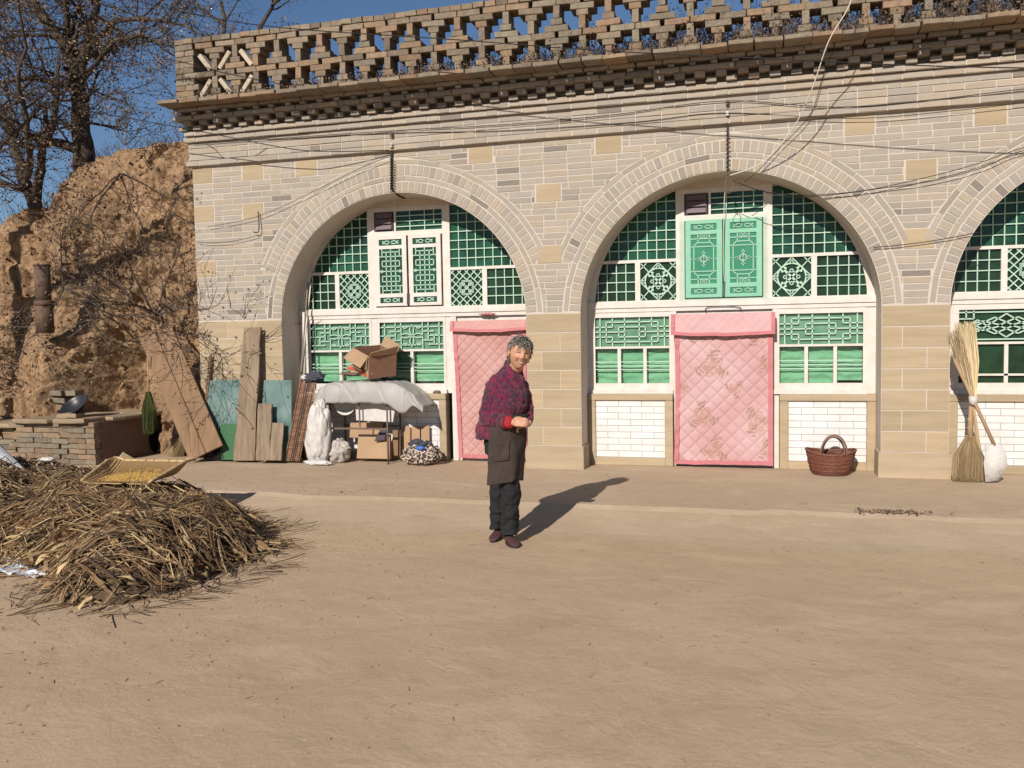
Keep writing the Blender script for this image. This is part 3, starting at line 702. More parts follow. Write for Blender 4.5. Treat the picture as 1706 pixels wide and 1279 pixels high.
    for a_, b_ in its + [(A_, A_)]:
        if a_ - prev > .01: W_.box(c + prev, c + a_, YW - .004, YW + .045, .776, 1.6555)
        prev = b_
    for (x0, x1) in doors:
        W_.box(c + x0 - .035, c + x0 + .03, YW - .015, YW + .05, .0, 1.655); W_.box(c + x1 - .03, c + x1 + .035, YW - .015, YW + .05, .0, 1.655)
        mb = MB(); mb.box(c + x0 + .03, c + x1 - .03, YW + .02, YW + .06, 0, 1.655); mb.build('door_leaf', M['white'], fr)
    W_.build('window_frame', M['white'], fr)
    L.build('lattice', M['mint'], fr)
    # tiled dado under each lower window
    spans = {}
    for x0, x1, *_ in lower:
        k = 'l' if (x0 + x1) / 2 < doors[0][0] else 'r'; s = spans.get(k, [x0, x1]); spans[k] = [min(s[0], x0), max(s[1], x1)]
    for k, (x0, x1) in spans.items():
        X0, X1 = c + x0 - .10, c + x1 + .04; X0 = max(X0, xl + .002); X1 = min(X1, xr - .002)
        if k == 'r': X1 = xr - .002
        if k == 'r': X0 = c + doors[0][1] + .04
        d = link('dado', None, house); mb = MB(); y0 = YW - .085; bw = .085
        mb.box(X0, X0 + bw, y0, YW + .05, .0, .705); mb.box(X1 - bw, X1, y0, YW + .05, 0, .705); mb.box(X0 + bw, X1 - bw, y0, YW + .05, 0, .085); mb.box(X0 + .0, X1, y0 - .006, YW + .05, .706, .774)
        o = mb.build('sandstone_border', M['stone'], d); bv = o.modifiers.new('b', 'BEVEL'); bv.width = .005
        mb = MB(); mb.box(X0 + bw, X1 - bw, y0 + .026, YW + .02, .085, .7055); mb.build('grout_bed', M['grout'], d)
        nr = 9; hh = .620 / nr
        for r in range(nr):
            x = X0 + bw - (.12 if r % 2 else 0); 
            while x < X1 - bw - .01:
                a, b = max(x, X0 + bw), min(x + .25, X1 - bw); x += .25
                if b - a < .02: continue
                kk = KIT['tile']; link('wall_tile', kk.me[random.randrange(2)], d, ((a + b) / 2, y0 + .020 + random.uniform(-.0006, .0006), .0855 + hh * (r + .5)), None, (b - a - .005, .012, hh - .005))
M['glass2'] = mat('green_glass_over_curtain', (.075, .18, .11), .15, col2=(.14, .28, .18), scale=4, amt=.8, spec=.5)
M['clear'] = bpy.data.materials.new('clear_glass'); M['clear'].use_nodes = True
_n = M['clear'].node_tree.nodes; _l = M['clear'].node_tree.links; _n.clear()
_o = _n.new('ShaderNodeOutputMaterial'); _m = _n.new('ShaderNodeMixShader'); _t = _n.new('ShaderNodeBsdfTransparent'); _g = _n.new('ShaderNodeBsdfGlossy'); _f = _n.new('ShaderNodeFresnel')
_f.inputs[0].default_value = 1.45; _t.inputs[0].default_value = (.90, .97, .93, 1); _g.inputs['Roughness'].default_value = .05
_l.new(_f.outputs[0], _m.inputs[0]); _l.new(_t.outputs[0], _m.inputs[1]); _l.new(_g.outputs[0], _m.inputs[2]); _l.new(_m.outputs[0], _o.inputs[0])
window_wall(AX[0], (-.46, .38), 'white', [(.50, 1.43)], [(-1.325, -.555, 'flower', 2), (-.42, .37, 'flower', 2)], 'diag')
window_wall(AX[1], (-.42, .38), 'green', [(-.54, .50)], [(-1.385, -.585, 'fret', 3), (.54, 1.345, 'fret', 3)], 'circle')
window_wall(AX[2], (-.42, .38), 'green', [(-.42, .56)], [(-1.31, -.47, 'diamond', 2), (.60, 1.345, 'diamond', 2)], 'diag')
mb = MB(); mb.box(XL, XR, .60, .64, 0, ZT); mb.build('inner_wall', mat('dim_interior', (.10, .09, .08), .9), house)

# ------------------------------------------------------------------ door curtains
def quilt(name, label, x0, x1, z0, z1, y, shape, base, prints, fl_z, seed, cell=.15):
    t = thing(name, label, 'door curtain', ((x0 + x1) / 2, y, z0)); rnd = random.Random(seed)
    W_, H_ = x1 - x0, z1 - z0; fl = [(rnd.uniform(.1, .95), rnd.uniform(.05, .95)) for _ in range(0)]
    def surf(x, z):
        q = abs(math.sin(math.pi * (x + z) / cell)) * abs(math.sin(math.pi * (x - z) / cell))
        puff = .012 * (1 - math.exp(-3.2 * abs(math.sin(math.pi * (x + z) / cell)))) * (1 - math.exp(-3.2 * abs(math.sin(math.pi * (x - z) / cell))))
        return puff * (1 + .3 * nz(x * 9, z * 9, seed))
    nu, nv = int(W_ / .0062), int(H_ / .0062)
    mb = MB()
    def P(u, v):
        dx = shape(v)
        x = u * (W_ + dx[1] - dx[0]) + dx[0]; z = v * H_
        return (x - W_ / 2, -surf(x, z) - .018 * nz(x * 2.1, z * 1.3, seed) - .006 * nz(x * 6, z * 2, seed), z + .008 * nz(x * 2, seed, 1.) * (1 - v))
    mb.grid(P, nu, nv)
    me = mb.mesh('quilted_panel', mat(name + '_cloth', base, .75, attr='col', bump=.3, bscale=160, sheen=.3), True)
    def colf(co):
        c = np.tile(np.array(base), (len(co), 1)); e = .055
        x = co[:, 0] + W_ / 2; z = co[:, 2]
        c *= (1 + .10 * np.sin(x * 7 + 2 * np.sin(z * 5))[:, None] * np.array([.4, 1, 1]))
        for fx, fz, fr in prints:
            px_, pz_ = fx * W_, fz * H_; r = np.hypot(x - px_, z - pz_); th = np.arctan2(z - pz_, x - px_)
            pet = r / fr + .18 * np.sin(5 * th + fx * 20)
            line = (np.abs((pet * 3.2) % 1 - .5) < .17) & (pet < 1)
            leaf = (r < fr * 1.5) & (np.sin(th * 3 + fx * 9) > .55) & (np.abs(np.sin(r * 75 + th * 4)) > .55)
            k = (line | leaf); c[k] = c[k] * .35 + np.array((.27, .16, .10)) * .65
            k2 = (~k) & (pet < .9); c[k2] = c[k2] * np.array((1., .93, .85))
        sm = np.minimum(np.abs(((x + z) / cell + .5) % 1 - .5), np.abs(((x - z) / cell + .5) % 1 - .5)) * cell
        c *= (1 - .22 * np.exp(-(sm / .004) ** 2))[:, None]
        return c
    vcolor(me, colf)
    link('quilted_panel', me, t)
    rim = M['pinkrim']; b = MB()
    L_ = [P(0, v / 30) for v in range(31)]; Rr = [P(1, v / 30) for v in range(31)]; Bt = [P(u / 20, 0) for u in range(21)]
    def strip(pts, ox, oz):
        for p, q in zip(pts, pts[1:]):
            b.hexa([(p[0], p[1] - .012, p[2]), (p[0] + ox, p[1] - .012, p[2] + oz), (p[0] + ox, p[1] + .006, p[2] + oz), (p[0], p[1] + .006, p[2]), (q[0], q[1] - .012, q[2]), (q[0] + ox, q[1] - .012, q[2] + oz), (q[0] + ox, q[1] + .006, q[2] + oz), (q[0], q[1] + .006, q[2])])
    strip(L_, .048, 0); strip(Rr, -.048, 0); strip([(p[0], p[1] - .001, p[2]) for p in Bt], 0, .042)
    b.build('binding', rim, t)
    zf = fl_z - z0                                                    # the loose valance over its top
    mb = MB()
    def V(u, v):
        x = -W_ / 2 - .018 + (W_ + .036) * u; sag = .018 * math.sin(u * 3.1) + .008 * nz(u * 4, seed)
        zz = zf - sag * (1 - v) + (H_ - zf + .0) * v
        return (x, -.034 - .03 * (1 - v) - .008 * nz(u * 5, v * 2, seed + 3) - .5 * surf(x * 1.5, zz * 1.5), zz)
    mb.grid(V, 110, 24); me = mb.mesh('valance', mat(name + '_valance', base, .8, bump=.3, bscale=140, col2=tuple(min(1, k * 1.12) for k in base), scale=6, sheen=.3), True)
    o = link('valance', me, t); so_ = o.modifiers.new('s', 'SOLIDIFY'); so_.thickness = .008
    b = MB()
    for k in range(26):
        p, q = V(k / 26, 0), V((k + 1) / 26, 0); b.hexa([(p[0], p[1] - .012, p[2] - .004), (q[0], q[1] - .012, q[2] - .004), (q[0], q[1] + .012, q[2] - .004), (p[0], p[1] + .012, p[2] - .004), (p[0], p[1] - .010, p[2] + .03), (q[0], q[1] - .010, q[2] + .03), (q[0], q[1] + .01, q[2] + .03), (p[0], p[1] + .01, p[2] + .03)])
    for u0 in (0., .965):
        for k in range(8):
            p, q = V(u0, k / 8), V(u0, (k + 1) / 8); b.hexa([(p[0], p[1] - .012, p[2]), (p[0] + .04, p[1] - .012, p[2]), (p[0] + .04, p[1] + .01, p[2]), (p[0], p[1] + .01, p[2]), (q[0], q[1] - .012, q[2]), (q[0] + .04, q[1] - .012, q[2]), (q[0] + .04, q[1] + .01, q[2]), (q[0], q[1] + .01, q[2])])
    b.build('valance_binding', rim, t)
    return t
M['pinkrim'] = mat('coral_pink_binding', (.50, .18, .19), .8, bump=.2, bscale=120, col2=(.44, .15, .16), scale=8)
pr = [(.30, .88, .11), (.86, .86, .10), (.40, .655, .12), (.93, .66, .07), (.62, .50, .07), (.06, .50, .07), (.30, .32, .11), (.85, .29, .11), (.42, .10, .10), (.95, .10, .08), (.6, -.01, .05), (.04, .02, .05)]
quilt('door_curtain', 'pink quilted door curtain with brown flower prints in the middle arch', -.875, .135, .035, 1.62, .33, lambda v: (.0 + .02 * math.sin(v * 3), -.0), (.50, .30, .295), pr, 1.405, 4)
quilt('door_curtain', 'plain faded salmon quilted door curtain hanging behind the old woman', -3.345, -2.47, .04, 1.60, .36, lambda v: (.055 * (1 - v) ** .5 - .02, -.02), (.46, .245, .22), [], 1.49, 9, .12)
# ------------------------------------------------------------------ loess cliff
PT = [(-14, 2.2), (-12, 2.6), (-10.9, 2.85), (-10.35, 3.02), (-9.7, 3.36), (-8.96, 3.98), (-8.27, 4.10), (-7.14, 4.17), (-6.3, 4.22)]
def ztop(x): return float(np.interp(x, [p[0] for p in PT], [p[1] for p in PT]))
def cliff_y(x, z):
    y = .62 + .10 * (x + 6.4) * 0 + .16 * z * .5
    y -= .55 * math.exp(-((x + 9.0) / .75) ** 2) * math.exp(-((z - .9) / 1.2) ** 2)          # buttress on the left
    y -= .35 * math.exp(-((x + 8.55) / .35) ** 2) * max(0, min(1, (1.75 - z) * 4))
    y += .42 * math.exp(-((x + 8.05) / .28) ** 2) * math.exp(-((z - .85) / .6) ** 2)
    y -= .30 * math.exp(-((x + 7.1) / .4) ** 2) * max(0, min(1, (.95 - z) * 5))
    y += .55 * (1 / (1 + math.exp(-(x + 6.75) * 9))) * -.45
    y += .5 * max(0, z - 2.9) ** 1.3 * .5
    r = 1 - abs(noise.noise(Vector((x * 1.3, z * .55, 4.)))) * 2
    y -= .20 * r * .5
    y += .15 * nz(x * 1.1, z * .5, 1.5, 6) + .055 * nz(x * 4.5, z * 1.3, 7., 6) + .022 * nz(x * 13, z * 10, 2., 3)
    y += .13 * max(0, .16 - abs(nz(x * 2.2 + .4 * z, z * .8, 12., 3))) / .16
    y += .10 * max(0, .10 - abs(nz(x * 5.5 + .5 * nz(z, x), z * .5, 21., 2))) / .10 * (.4 + .6 * max(0, nz(x, z, 33.) + .4))
    st = (z * 2.3 + nz(x * .8, z * .5, 3)) % 1; y -= .05 * (st - .5)
    return y
def cliff():
    xs = np.linspace(-14, -6.28, 340); vs = []; ts = np.linspace(0, 1, 230); K = 26
    for x in xs:
        zt = ztop(x) + .07 * nz(x * 2, 3.) + .03 * nz(x * 8, 1.)
        for t in ts:
            z = -.15 + (zt + .15) * t; y = cliff_y(x, z) + .5 * max(0, t - .93) ** 1.0 * 4 * .5; vs.append((x + .03 * nz(z * 3, x * 3, 8), y, z))
        yl = vs[-1][1]
        for k in range(1, K): 
            yy = k / (K - 1) * 7; vs.append((x, yl + yy, zt + .05 * nz(x * 2, yy * 2, 1) + .16 * yy * .3))
    n = len(ts) + K - 1; fs = [(i * n + j, (i + 1) * n + j, (i + 1) * n + j + 1, i * n + j + 1) for i in range(len(xs) - 1) for j in range(n - 1)]
    me = bpy.data.meshes.new('earth_cliff'); me.from_pydata(vs, [], fs); me.materials.append(M['earth']); me.polygons.foreach_set('use_smooth', [True] * len(me.polygons)); me.update()
    tag(link('earth_cliff', me), 'eroded loess earth cliff left of the brick front', kind='structure')
    mb = MB(); mb.grid(lambda u, v: (-6.4 + 12 * u, .25 + 8 * v, 4.08 + .1 * nz(u * 12, v * 8) + .25 * v + (.50 * min(1, max(0, (v * 8 - .2) / .9)) * min(1, max(0, (12 * u - .9) / 2.)))), 60, 40)
    tag(mb.build('roof_earth', M['earth'], smooth=True), 'earth covering the cave roof behind the parapet', kind='structure')
cliff()
# clods and rubble that break up the cliff's surface
def clods():
    mb = MB()
    for _ in range(2200):
        x = random.uniform(-11.5, -6.5); z = random.uniform(0, 1) ** 1.2 * (ztop(x) - .1); y = cliff_y(x, z) - .0
        s = random.uniform(.006, .022) * (1.8 if random.random() < .06 else 1)
        E_ = Euler((random.random() * 6, random.random() * 6, random.random() * 6)).to_matrix()
        vs = [Vector((x, y, z)) + E_ @ Vector((a * s * random.uniform(.6, 1.2), b * s * random.uniform(.5, 1.0), c * s * random.uniform(.6, 1.2))) for a in (-1, 1) for b in (-1, 1) for c in (-1, 1)]
        mb.add(vs, [(0, 1, 3, 2), (4, 6, 7, 5), (0, 4, 5, 1), (2, 3, 7, 6), (0, 2, 6, 4), (1, 5, 7, 3)])
    tag(mb.build('earth_clods', M['earth']), 'loose clods of loess stuck to the cliff face', 'earth', kind='stuff')
clods()

# ------------------------------------------------------------------ trees and scrub
def grow(mb, leaf, p, d, r, L, depth, rnd, bend=.5, up=.12, leafn=1.0, nseg=5, split=(2, 3), twigcut=.0036):
    pts = [p.copy()]; rad = [r]; n = nseg
    for k in range(n):
        d = (d + Vector((rnd.gauss(0, 1), rnd.gauss(0, 1), rnd.gauss(0, 1))) * bend * .28 + Vector((0, 0, up * .25))).normalized()
        p = p + d * (L / n); pts.append(p.copy()); rad.append(r * (1 - .45 * (k + 1) / n))
    mb.tube(pts, rad, 8 if r > .04 else (5 if r > .012 else 3), cap=False)
    if depth <= 1 and leaf is not None:
        for q in pts[1:]:
            if rnd.random() < leafn:
                for _ in range(rnd.randint(0, 3)):
                    c = q + Vector((rnd.gauss(0, .05), rnd.gauss(0, .05), rnd.gauss(0, .05))); s = rnd.uniform(.010, .024); a = Vector((rnd.gauss(0, 1), rnd.gauss(0, 1), rnd.gauss(0, 1))).normalized() * s; b = a.orthogonal().normalized() * s * .6
                    leaf.add([c - a, c + b, c + a, c - b], [(0, 1, 2, 3)])
    if depth <= 0: return
    for k in range(rnd.randint(*split)):
        i = rnd.randint(max(1, n - 3), n); ax = Vector((rnd.gauss(0, 1), rnd.gauss(0, 1), rnd.gauss(0, .7))); nd = (d + ax.normalized() * rnd.uniform(.45, .95)).normalized()
        grow(mb, leaf, pts[i], nd, max(twigcut, rad[i] * rnd.uniform(.52, .74)), L * rnd.uniform(.62, .86), depth - 1, rnd, bend, up, leafn, nseg, split, twigcut)
    if depth > 1:
        for k in range(2):
            i = rnd.randint(1, n - 1); ax = Vector((rnd.gauss(0, 1), rnd.gauss(0, 1), rnd.gauss(0, .6))).normalized()
            grow(mb, leaf, pts[i], (ax + d * .4).normalized(), max(twigcut, rad[i] * .3), L * .55, min(depth - 2, 2), rnd, bend * 1.2, up, leafn, nseg, split, twigcut)
def tree(label, base, limbs, seed, group=None, leafn=.8):
    rnd = random.Random(seed); t = thing('bare_tree', label, 'tree', base, group); base = Vector(base); B0 = MB(); C0 = MB(); Lf = MB()
    for path, rads, subs in limbs:                                   # a hand-placed limb, then its own branches
        pts = [Vector(p) - base for p in path]; fine = []; fr = []
        for i in range(len(pts) - 1):
            for k in range(5):
                f_ = k / 5; q = pts[i].lerp(pts[i + 1], f_); q += Vector((nz(q.x * 3, q.z * 3, seed), nz(q.y * 3 + 5, q.z * 3, seed), 0)) * .04; fine.append(q); fr.append(rads[i] * (1 - f_) + rads[i + 1] * f_)
        fine.append(pts[-1]); fr.append(rads[-1]); B0.tube(fine, fr, 10, cap=False)
        for k in range(subs):
            i = rnd.randint(len(fine) // 3, len(fine) - 1); dd = (fine[min(i + 1, len(fine) - 1)] - fine[max(i - 1, 0)]).normalized()
            nd = (dd * .5 + Vector((rnd.gauss(0, 1), rnd.gauss(0, .8), rnd.gauss(.15, .7))).normalized()).normalized()
            grow(C0, Lf, fine[i], nd, fr[i] * rnd.uniform(.35, .6), rnd.uniform(.55, .95), 3, rnd, leafn=leafn)
        grow(C0, Lf, fine[-1], (fine[-1] - fine[-2]).normalized(), fr[-1] * .95, .8, 4, rnd, leafn=leafn)
    B0.build('trunk', M['bark'], t, True); C0.build('branches', M['bark'], t, True); Lf.build('dry_leaves', M['dryleaf'], t)
    return t
Y1 = 1.75
def A3(px, py, y): return tuple(at(px, py, y))
b1 = A3(142, 262, Y1)
tree('tall bare tree with a thick dark trunk on the cliff top, nearest the brick front', b1,
     [([A3(146, 330, Y1), A3(142, 275, Y1), A3(132, 180, Y1), A3(128, 130, Y1)], [.19, .155, .12, .115], 3),
      ([A3(128, 130, Y1), A3(105, 70, Y1 - .2), A3(62, 10, Y1 - .3), A3(30, -60, Y1 - .3)], [.09, .075, .06, .04], 10),
      ([A3(128, 130, Y1), A3(152, 60, Y1 + .1), A3(160, 0, Y1), A3(150, -70, Y1)], [.085, .07, .05, .035], 10),
      ([A3(150, 80, Y1), A3(195, 35, Y1 - .2), A3(245, 30, Y1 - .4), A3(300, 40, Y1 - .5)], [.045, .035, .028, .018], 7),
      ([A3(133, 140, Y1), A3(190, 70, Y1 - .3), A3(235, 58, Y1 - .4), A3(290, 80, Y1 - .5)], [.04, .032, .025, .012], 9),
      ([A3(130, 150, Y1), A3(60, 130, Y1 - .5), A3(-20, 140, Y1 - .9)], [.045, .035, .02], 9),
      ([A3(112, 60, Y1), A3(110, -10, Y1 - .3), A3(118, -80, Y1 - .5)], [.05, .04, .03], 6)], 11)
Y2 = 1.1
tree('low forked bare tree leaning left on the cliff edge', A3(58, 345, Y2),
     [([A3(62, 350, Y2), A3(40, 290, Y2), A3(15, 215, Y2 - .1), A3(-15, 150, Y2 - .2)], [.10, .07, .055, .04], 6),
      ([A3(60, 340, Y2), A3(66, 270, Y2), A3(88, 200, Y2 - .1), A3(95, 120, Y2)], [.075, .055, .045, .03], 6),
      ([A3(52, 320, Y2), A3(20, 310, Y2 - .3), A3(-40, 280, Y2 - .5)], [.05, .035, .02], 4),
      ([A3(45, 300, Y2), A3(50, 230, Y2 - .5), A3(30, 150, Y2 - .8), A3(40, 60, Y2 - 1)], [.05, .04, .03, .02], 5)], 23)
tree('bare tree rising beyond the left end of the parapet', A3(372, 45, 4.),
     [([A3(375, 60, 4.), A3(372, 20, 4.), A3(350, -50, 4.)], [.04, .03, .02], 2),
      ([A3(430, 60, 4.), A3(455, 5, 4.), A3(520, -40, 4.)], [.035, .028, .02], 3),
      ([A3(372, 40, 4.), A3(330, 10, 4.), A3(300, -40, 4)], [.03, .02, .015], 2)], 5, leafn=.1)
# limbs of a tree standing out of the picture on the left, between the sun and the cliff
tree('bare tree at the left edge whose long limbs throw shadows over the cliff', (-10.4, -1.9, -.1),
     [([(-10.4, -1.9, -.1), (-10.3, -1.9, 1.6), (-10.1, -1.8, 2.8)], [.15, .13, .11], 0),
      ([(-10.1, -1.8, 2.8), (-9.4, -1.6, 3.5), (-8.7, -1.7, 3.9), (-8.0, -1.6, 4.6)], [.10, .08, .06, .04], 5),
      ([(-10.1, -1.8, 2.6), (-10.2, -1.2, 3.8), (-9.9, -.8, 4.9)], [.09, .07, .04], 4),
      ([(-10.15, -1.8, 2.4), (-9.6, -1.2, 3.0), (-8.9, -1.0, 3.2), (-8.4, -.9, 3.6)], [.07, .05, .04, .02], 5)], 31, leafn=.35)
def shrub(label, base, dirs, seed, L=.8, r=.014, depth=3, flat=None, leafn=.25, name='bare_shrub', cat='shrub', group=None, up=.0):
    rnd = random.Random(seed); t = thing(name, label, cat, base, group); mb = MB(); lf = MB()
    for d in dirs: grow(mb, lf, Vector((rnd.gauss(0, .04), rnd.gauss(0, .03), 0)), Vector(d).normalized(), r, L, depth, rnd, .55, up, leafn)
    mb.build('branches', M['twig'], t); 
    if lf.v: lf.build('dry_leaves', M['dryleaf'], t)
    return t
shrub('tangled leafless shrub sprawling over the cliff beside the brick wall corner', (-7.35, .38, 1.75), [(1, -.3, .5), (.8, -.4, -.25), (.5, -.3, 1), (-.3, -.3, 1), (-.9, -.3, .5), (1, -.3, .1), (-.8, -.3, .1), (.3, -.5, .3)], 3, 1.0, .016, 3)
shrub('drooping leafless branch hanging low in front of the sandstone courses', (-6.75, .2, 1.5), [(1, -.5, -.15), (.9, -.4, -.5), (.9, -.6, .25)], 8, .75, .011, 3)
shrub('leafless thorn bush spread flat over the middle of the cliff face', (-8.3, .0, 2.1), [(1, -.1, .3), (.6, -.15, -.6), (.2, -.15, 1), (-.8, -.1, .6), (-.5, -.15, -.8), (.9, -.1, -.3)], 41, .75, .013, 3)
shrub('leafless creeper hanging down the cliff from the brow', (-7.6, .15, 3.5), [(.6, -.1, -1), (-.3, -.15, -1), (1, -.1, -.4), (-.9, -.1, -.5)], 42, .8, .012, 3)
shrub('small dry shrub rooted on the cliff top against the parapet corner', (-7.0, .8, 4.1), [(-.5, 0, 1), (.2, 0, 1), (-.9, 0, .6), (0, -.3, 1)], 14, .38, .009, 3, up=.3)
shrub('thin dry shrub on the cliff brow between the two trees', (-8.0, .75, 4.0), [(-.5, 0, 1), (.3, -.2, 1), (-.9, -.2, .6), (.9, 0, .7)], 15, .35, .008, 3, up=.2)
shrub('dense dry bush at the left edge of the cliff', (-10.0, .15, 1.2), [(-.5, -.3, 1), (.3, -.4, 1), (-.9, -.2, .6), (.9, -.4, .7), (0, -1, .3), (.6, -.8, 0)], 16, .5, .012, 3, leafn=1.6)
def brush():                                                          # scrub on the roof behind and through the parapet
    mb = MB(); rnd = random.Random(5)
    for _ in range(8500):
        x = rnd.uniform(-6.3, 4.9); dens = .45 + .55 * (x + 6.3) / 8 
        if rnd.random() > dens: continue
        y = rnd.uniform(.02, .9) if rnd.random() < .85 else rnd.uniform(-.3, .05); h = rnd.uniform(.16, .46) * (.65 + .75 * max(0, min(1, (x + 6.3) / 8))) * (1 + .5 * nz(x * 2, y * 2))
        if y < .05: h *= .45
        p = Vector((x, y, 4.17)); d = Vector((rnd.gauss(0, .35), rnd.gauss(-.05, .3), 1)).normalized(); pts = [p]
        for k in range(3): d = (d + Vector((rnd.gauss(0, .3), rnd.gauss(0, .3), rnd.gauss(0, .1)))).normalized(); p = p + d * h / 3; pts.append(p)
        mb.cur = 0; mb.tube(pts, [.0045, .0035, .0025, .0015], 3, cap=False)
        mb.cur = 1
        for q in pts[1:]:
            for _k in range(2):
                c = q + Vector((rnd.gauss(0, .02), rnd.gauss(0, .02), rnd.gauss(0, .015))); s = rnd.uniform(.006, .018); a = Vector((rnd.gauss(0, 1), rnd.gauss(0, 1), rnd.gauss(0, 1))).normalized() * s; b = a.orthogonal().normalized() * s * .6
                mb.add([c - a, c + b, c + a, c - b], [(0, 1, 2, 3)])
    tag(mb.build('dry_scrub', [M['twig'], M['dryleaf']]), 'dry scrub growing along the roof edge behind the brick parapet', 'scrub', kind='stuff')
    mb = MB()
    for _ in range(4200):                                             # tufts on the cliff brow and face
        x = rnd.uniform(-11.5, -6.5)
        if rnd.random() < .5: z = ztop(x) + .02; y = cliff_y(x, z - .1) + rnd.uniform(-.05, 1.4)
        else:
            z = rnd.uniform(.5, 3.9)
            if nz(x * 1.5, z * 1.5, 9.) < .08 or z > ztop(x): continue
            y = cliff_y(x, z)
        p = Vector((x, y, z - .02)); d = Vector((rnd.gauss(0, .5), rnd.gauss(-.2, .3), .8)).normalized(); h = rnd.uniform(.05, .2); mb.cur = 0
        q = p + d * h * .5; e = q + (d + Vector((rnd.gauss(0, .5), rnd.gauss(0, .3), rnd.gauss(-.2, .3)))).normalized() * h * .5; mb.tube([p, q, e], [.003, .0025, .001], 3, cap=False); mb.cur = 1
        if rnd.random() < .5:
            s = rnd.uniform(.006, .016); a = Vector((rnd.gauss(0, 1), rnd.gauss(0, 1), rnd.gauss(0, 1))).normalized() * s; b = a.orthogonal().normalized() * s * .6; mb.add([e - a, e + b, e + a, e - b], [(0, 1, 2, 3)])
    tag(mb.build('dry_grass', [M['twig'], M['dryleaf']]), 'tufts of dry grass on the brow and face of the earth cliff', 'grass', kind='stuff')
brush()
# ------------------------------------------------------------------ stove pipe in the cliff
def chimney():
    y = -.16; p0 = at(75, 548, y); p1 = at(75, 440, y); t = thing('clay_chimney_pipe', 'dark rusty chimney pipe standing against the left part of the cliff', 'pipe', p0)
    h = p1.z - p0.z; m = mat('rusty_pipe', (.075, .05, .04), .8, col2=(.14, .085, .055), scale=7, amt=.6, bump=.6, bscale=50)
    def pipe(name, z0, z1, r, m_):
        mb = MB(); n = 20; rings = []
        for z, rr in ((z0, r), (z1, r), (z1, r - .012), (z0 + .01, r - .012)): rings.append([Vector((rr * math.cos(2 * math.pi * k / n), rr * math.sin(2 * math.pi * k / n), z)) for k in range(n)])
        mb.loft(rings); mb.build(name, m_, t, True)
    pipe('lower_pipe', -.05, h * .42, .105, m); pipe('upper_pipe', h * .38, h, .092, m); pipe('collar', h * .36, h * .44, .112, m); pipe('rim', h * .97, h * 1.0, .100, m)
chimney()

# ------------------------------------------------------------------ low brick stove wall
def low_wall():
    t = thing('brick_stove', 'low outdoor brick stove with a mud plastered side and flat stones on top', 'stove', (-7.43, -.65, 0))
    o = Vector((-7.43, -.65, 0)); sp = []; H = .062
    top = .50
    for r in range(8):
        x = -7.43 - (.0 if r % 2 else .13)
        if r % 2 == 0: sp.append(('ob', (-7.43 - .065, -.65, (r + .5) * H), (.125, .12, H - .006), 0))
        while x > -8.52:
            L = .25; sp.append(('ob', (x - L / 2 + random.uniform(-.01, .01), -.65 + random.uniform(-.012, .012), (r + .5) * H + random.uniform(-.003, .003)), (L - .008, .12, H - .006), random.gauss(0, .02))); x -= L
    for r in range(7):
        x = -8.55 - random.uniform(0, .1)
        while x > -11.2:
            L = random.uniform(.17, .25); sp.append(('ob', (x - L / 2, -.38 + random.uniform(-.05, .03), (r + .5) * H), (L - .01, .12, H - .008), random.gauss(0, .05))); x -= L
    sp = [(k, Vector(c) - o, s, ry) for k, c, s, ry in sp]
    # place() judges by world position, so judge here
    for k, c, s, ry in sp: link('brick', KIT['ob'].me[random.randrange(5)], t, c, (0, ry, random.gauss(0, .02)), s)
    mb = MB(); mb.box(-.02 - 1.1, -.012, .03, 1.5, -.03, .49); mb.build('mud_core', M['mud'], t)
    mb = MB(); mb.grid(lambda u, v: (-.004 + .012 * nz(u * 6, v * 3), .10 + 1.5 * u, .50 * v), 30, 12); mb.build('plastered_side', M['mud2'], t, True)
    mb = MB(); mb.box(-3.8, -1.12, .32, 1.2, -.03, .40); mb.build('mud_core', M['mud'], t)
    n = 24; mb = MB(); c = Vector((.012, 1.02, .17)); mb.add([c] + [c + Vector((0, .10 * math.cos(2 * math.pi * k / n), .15 * math.sin(2 * math.pi * k / n))) for k in range(n)], [(0, k + 1, (k + 1) % n + 1) for k in range(n)])
    mb.build('fire_hole', mat('soot', (.006, .005, .005), 1), t)
    # uneven flat stones laid on top
    for (x, y, sx, sy, sz, dz, rz) in [(-.32, .12, .44, .40, .055, .0, .08), (-.85, .14, .55, .42, .05, -.005, -.05), (-.10, .55, .36, .5, .045, .002, -.18), (-.62, .60, .55, .5, .05, .0, .1), (-.12, 1.1, .4, .6, .05, .0, .05), (-.6, 1.15, .55, .55, .04, .0, .0), (-.42, .10, .26, .2, .05, .055, .2), (-1.5, .35, .6, .35, .05, -.09, .1), (-2.2, .33, .6, .35, .05, -.08, -.1)]:
        mb = MB(); N = 12; rings = []
        prof = [1 + .10 * nz(k * .9, x * 5, y) for k in range(N)]
        for z, s in ((0, .96), (.012, 1.0), (sz - .012, 1.0), (sz, .96)):
            rings.append([Vector((x + sx / 2 * s * prof[k] * max(-1, min(1, 1.35 * math.cos(2 * math.pi * k / N + .26))), y + sy / 2 * s * prof[k] * max(-1, min(1, 1.35 * math.sin(2 * math.pi * k / N + .26))), .49 + dz + z + .008 * nz(k, x))) for k in range(N)])
        R_ = Matrix.Rotation(rz, 4, 'Z'); rings = [[(R_ @ (p - Vector((x, y, 0)))) + Vector((x, y, 0)) for p in r] for r in rings]
        mb.loft(rings); mb.build('flat_stone', M['fstone'], t)
    return t
M['fstone'] = mat('flat_stone', (.36, .265, .165), .95, var=.15, col2=(.27, .20, .13), scale=9, amt=.5, bump=1, bscale=40, fine=.1)
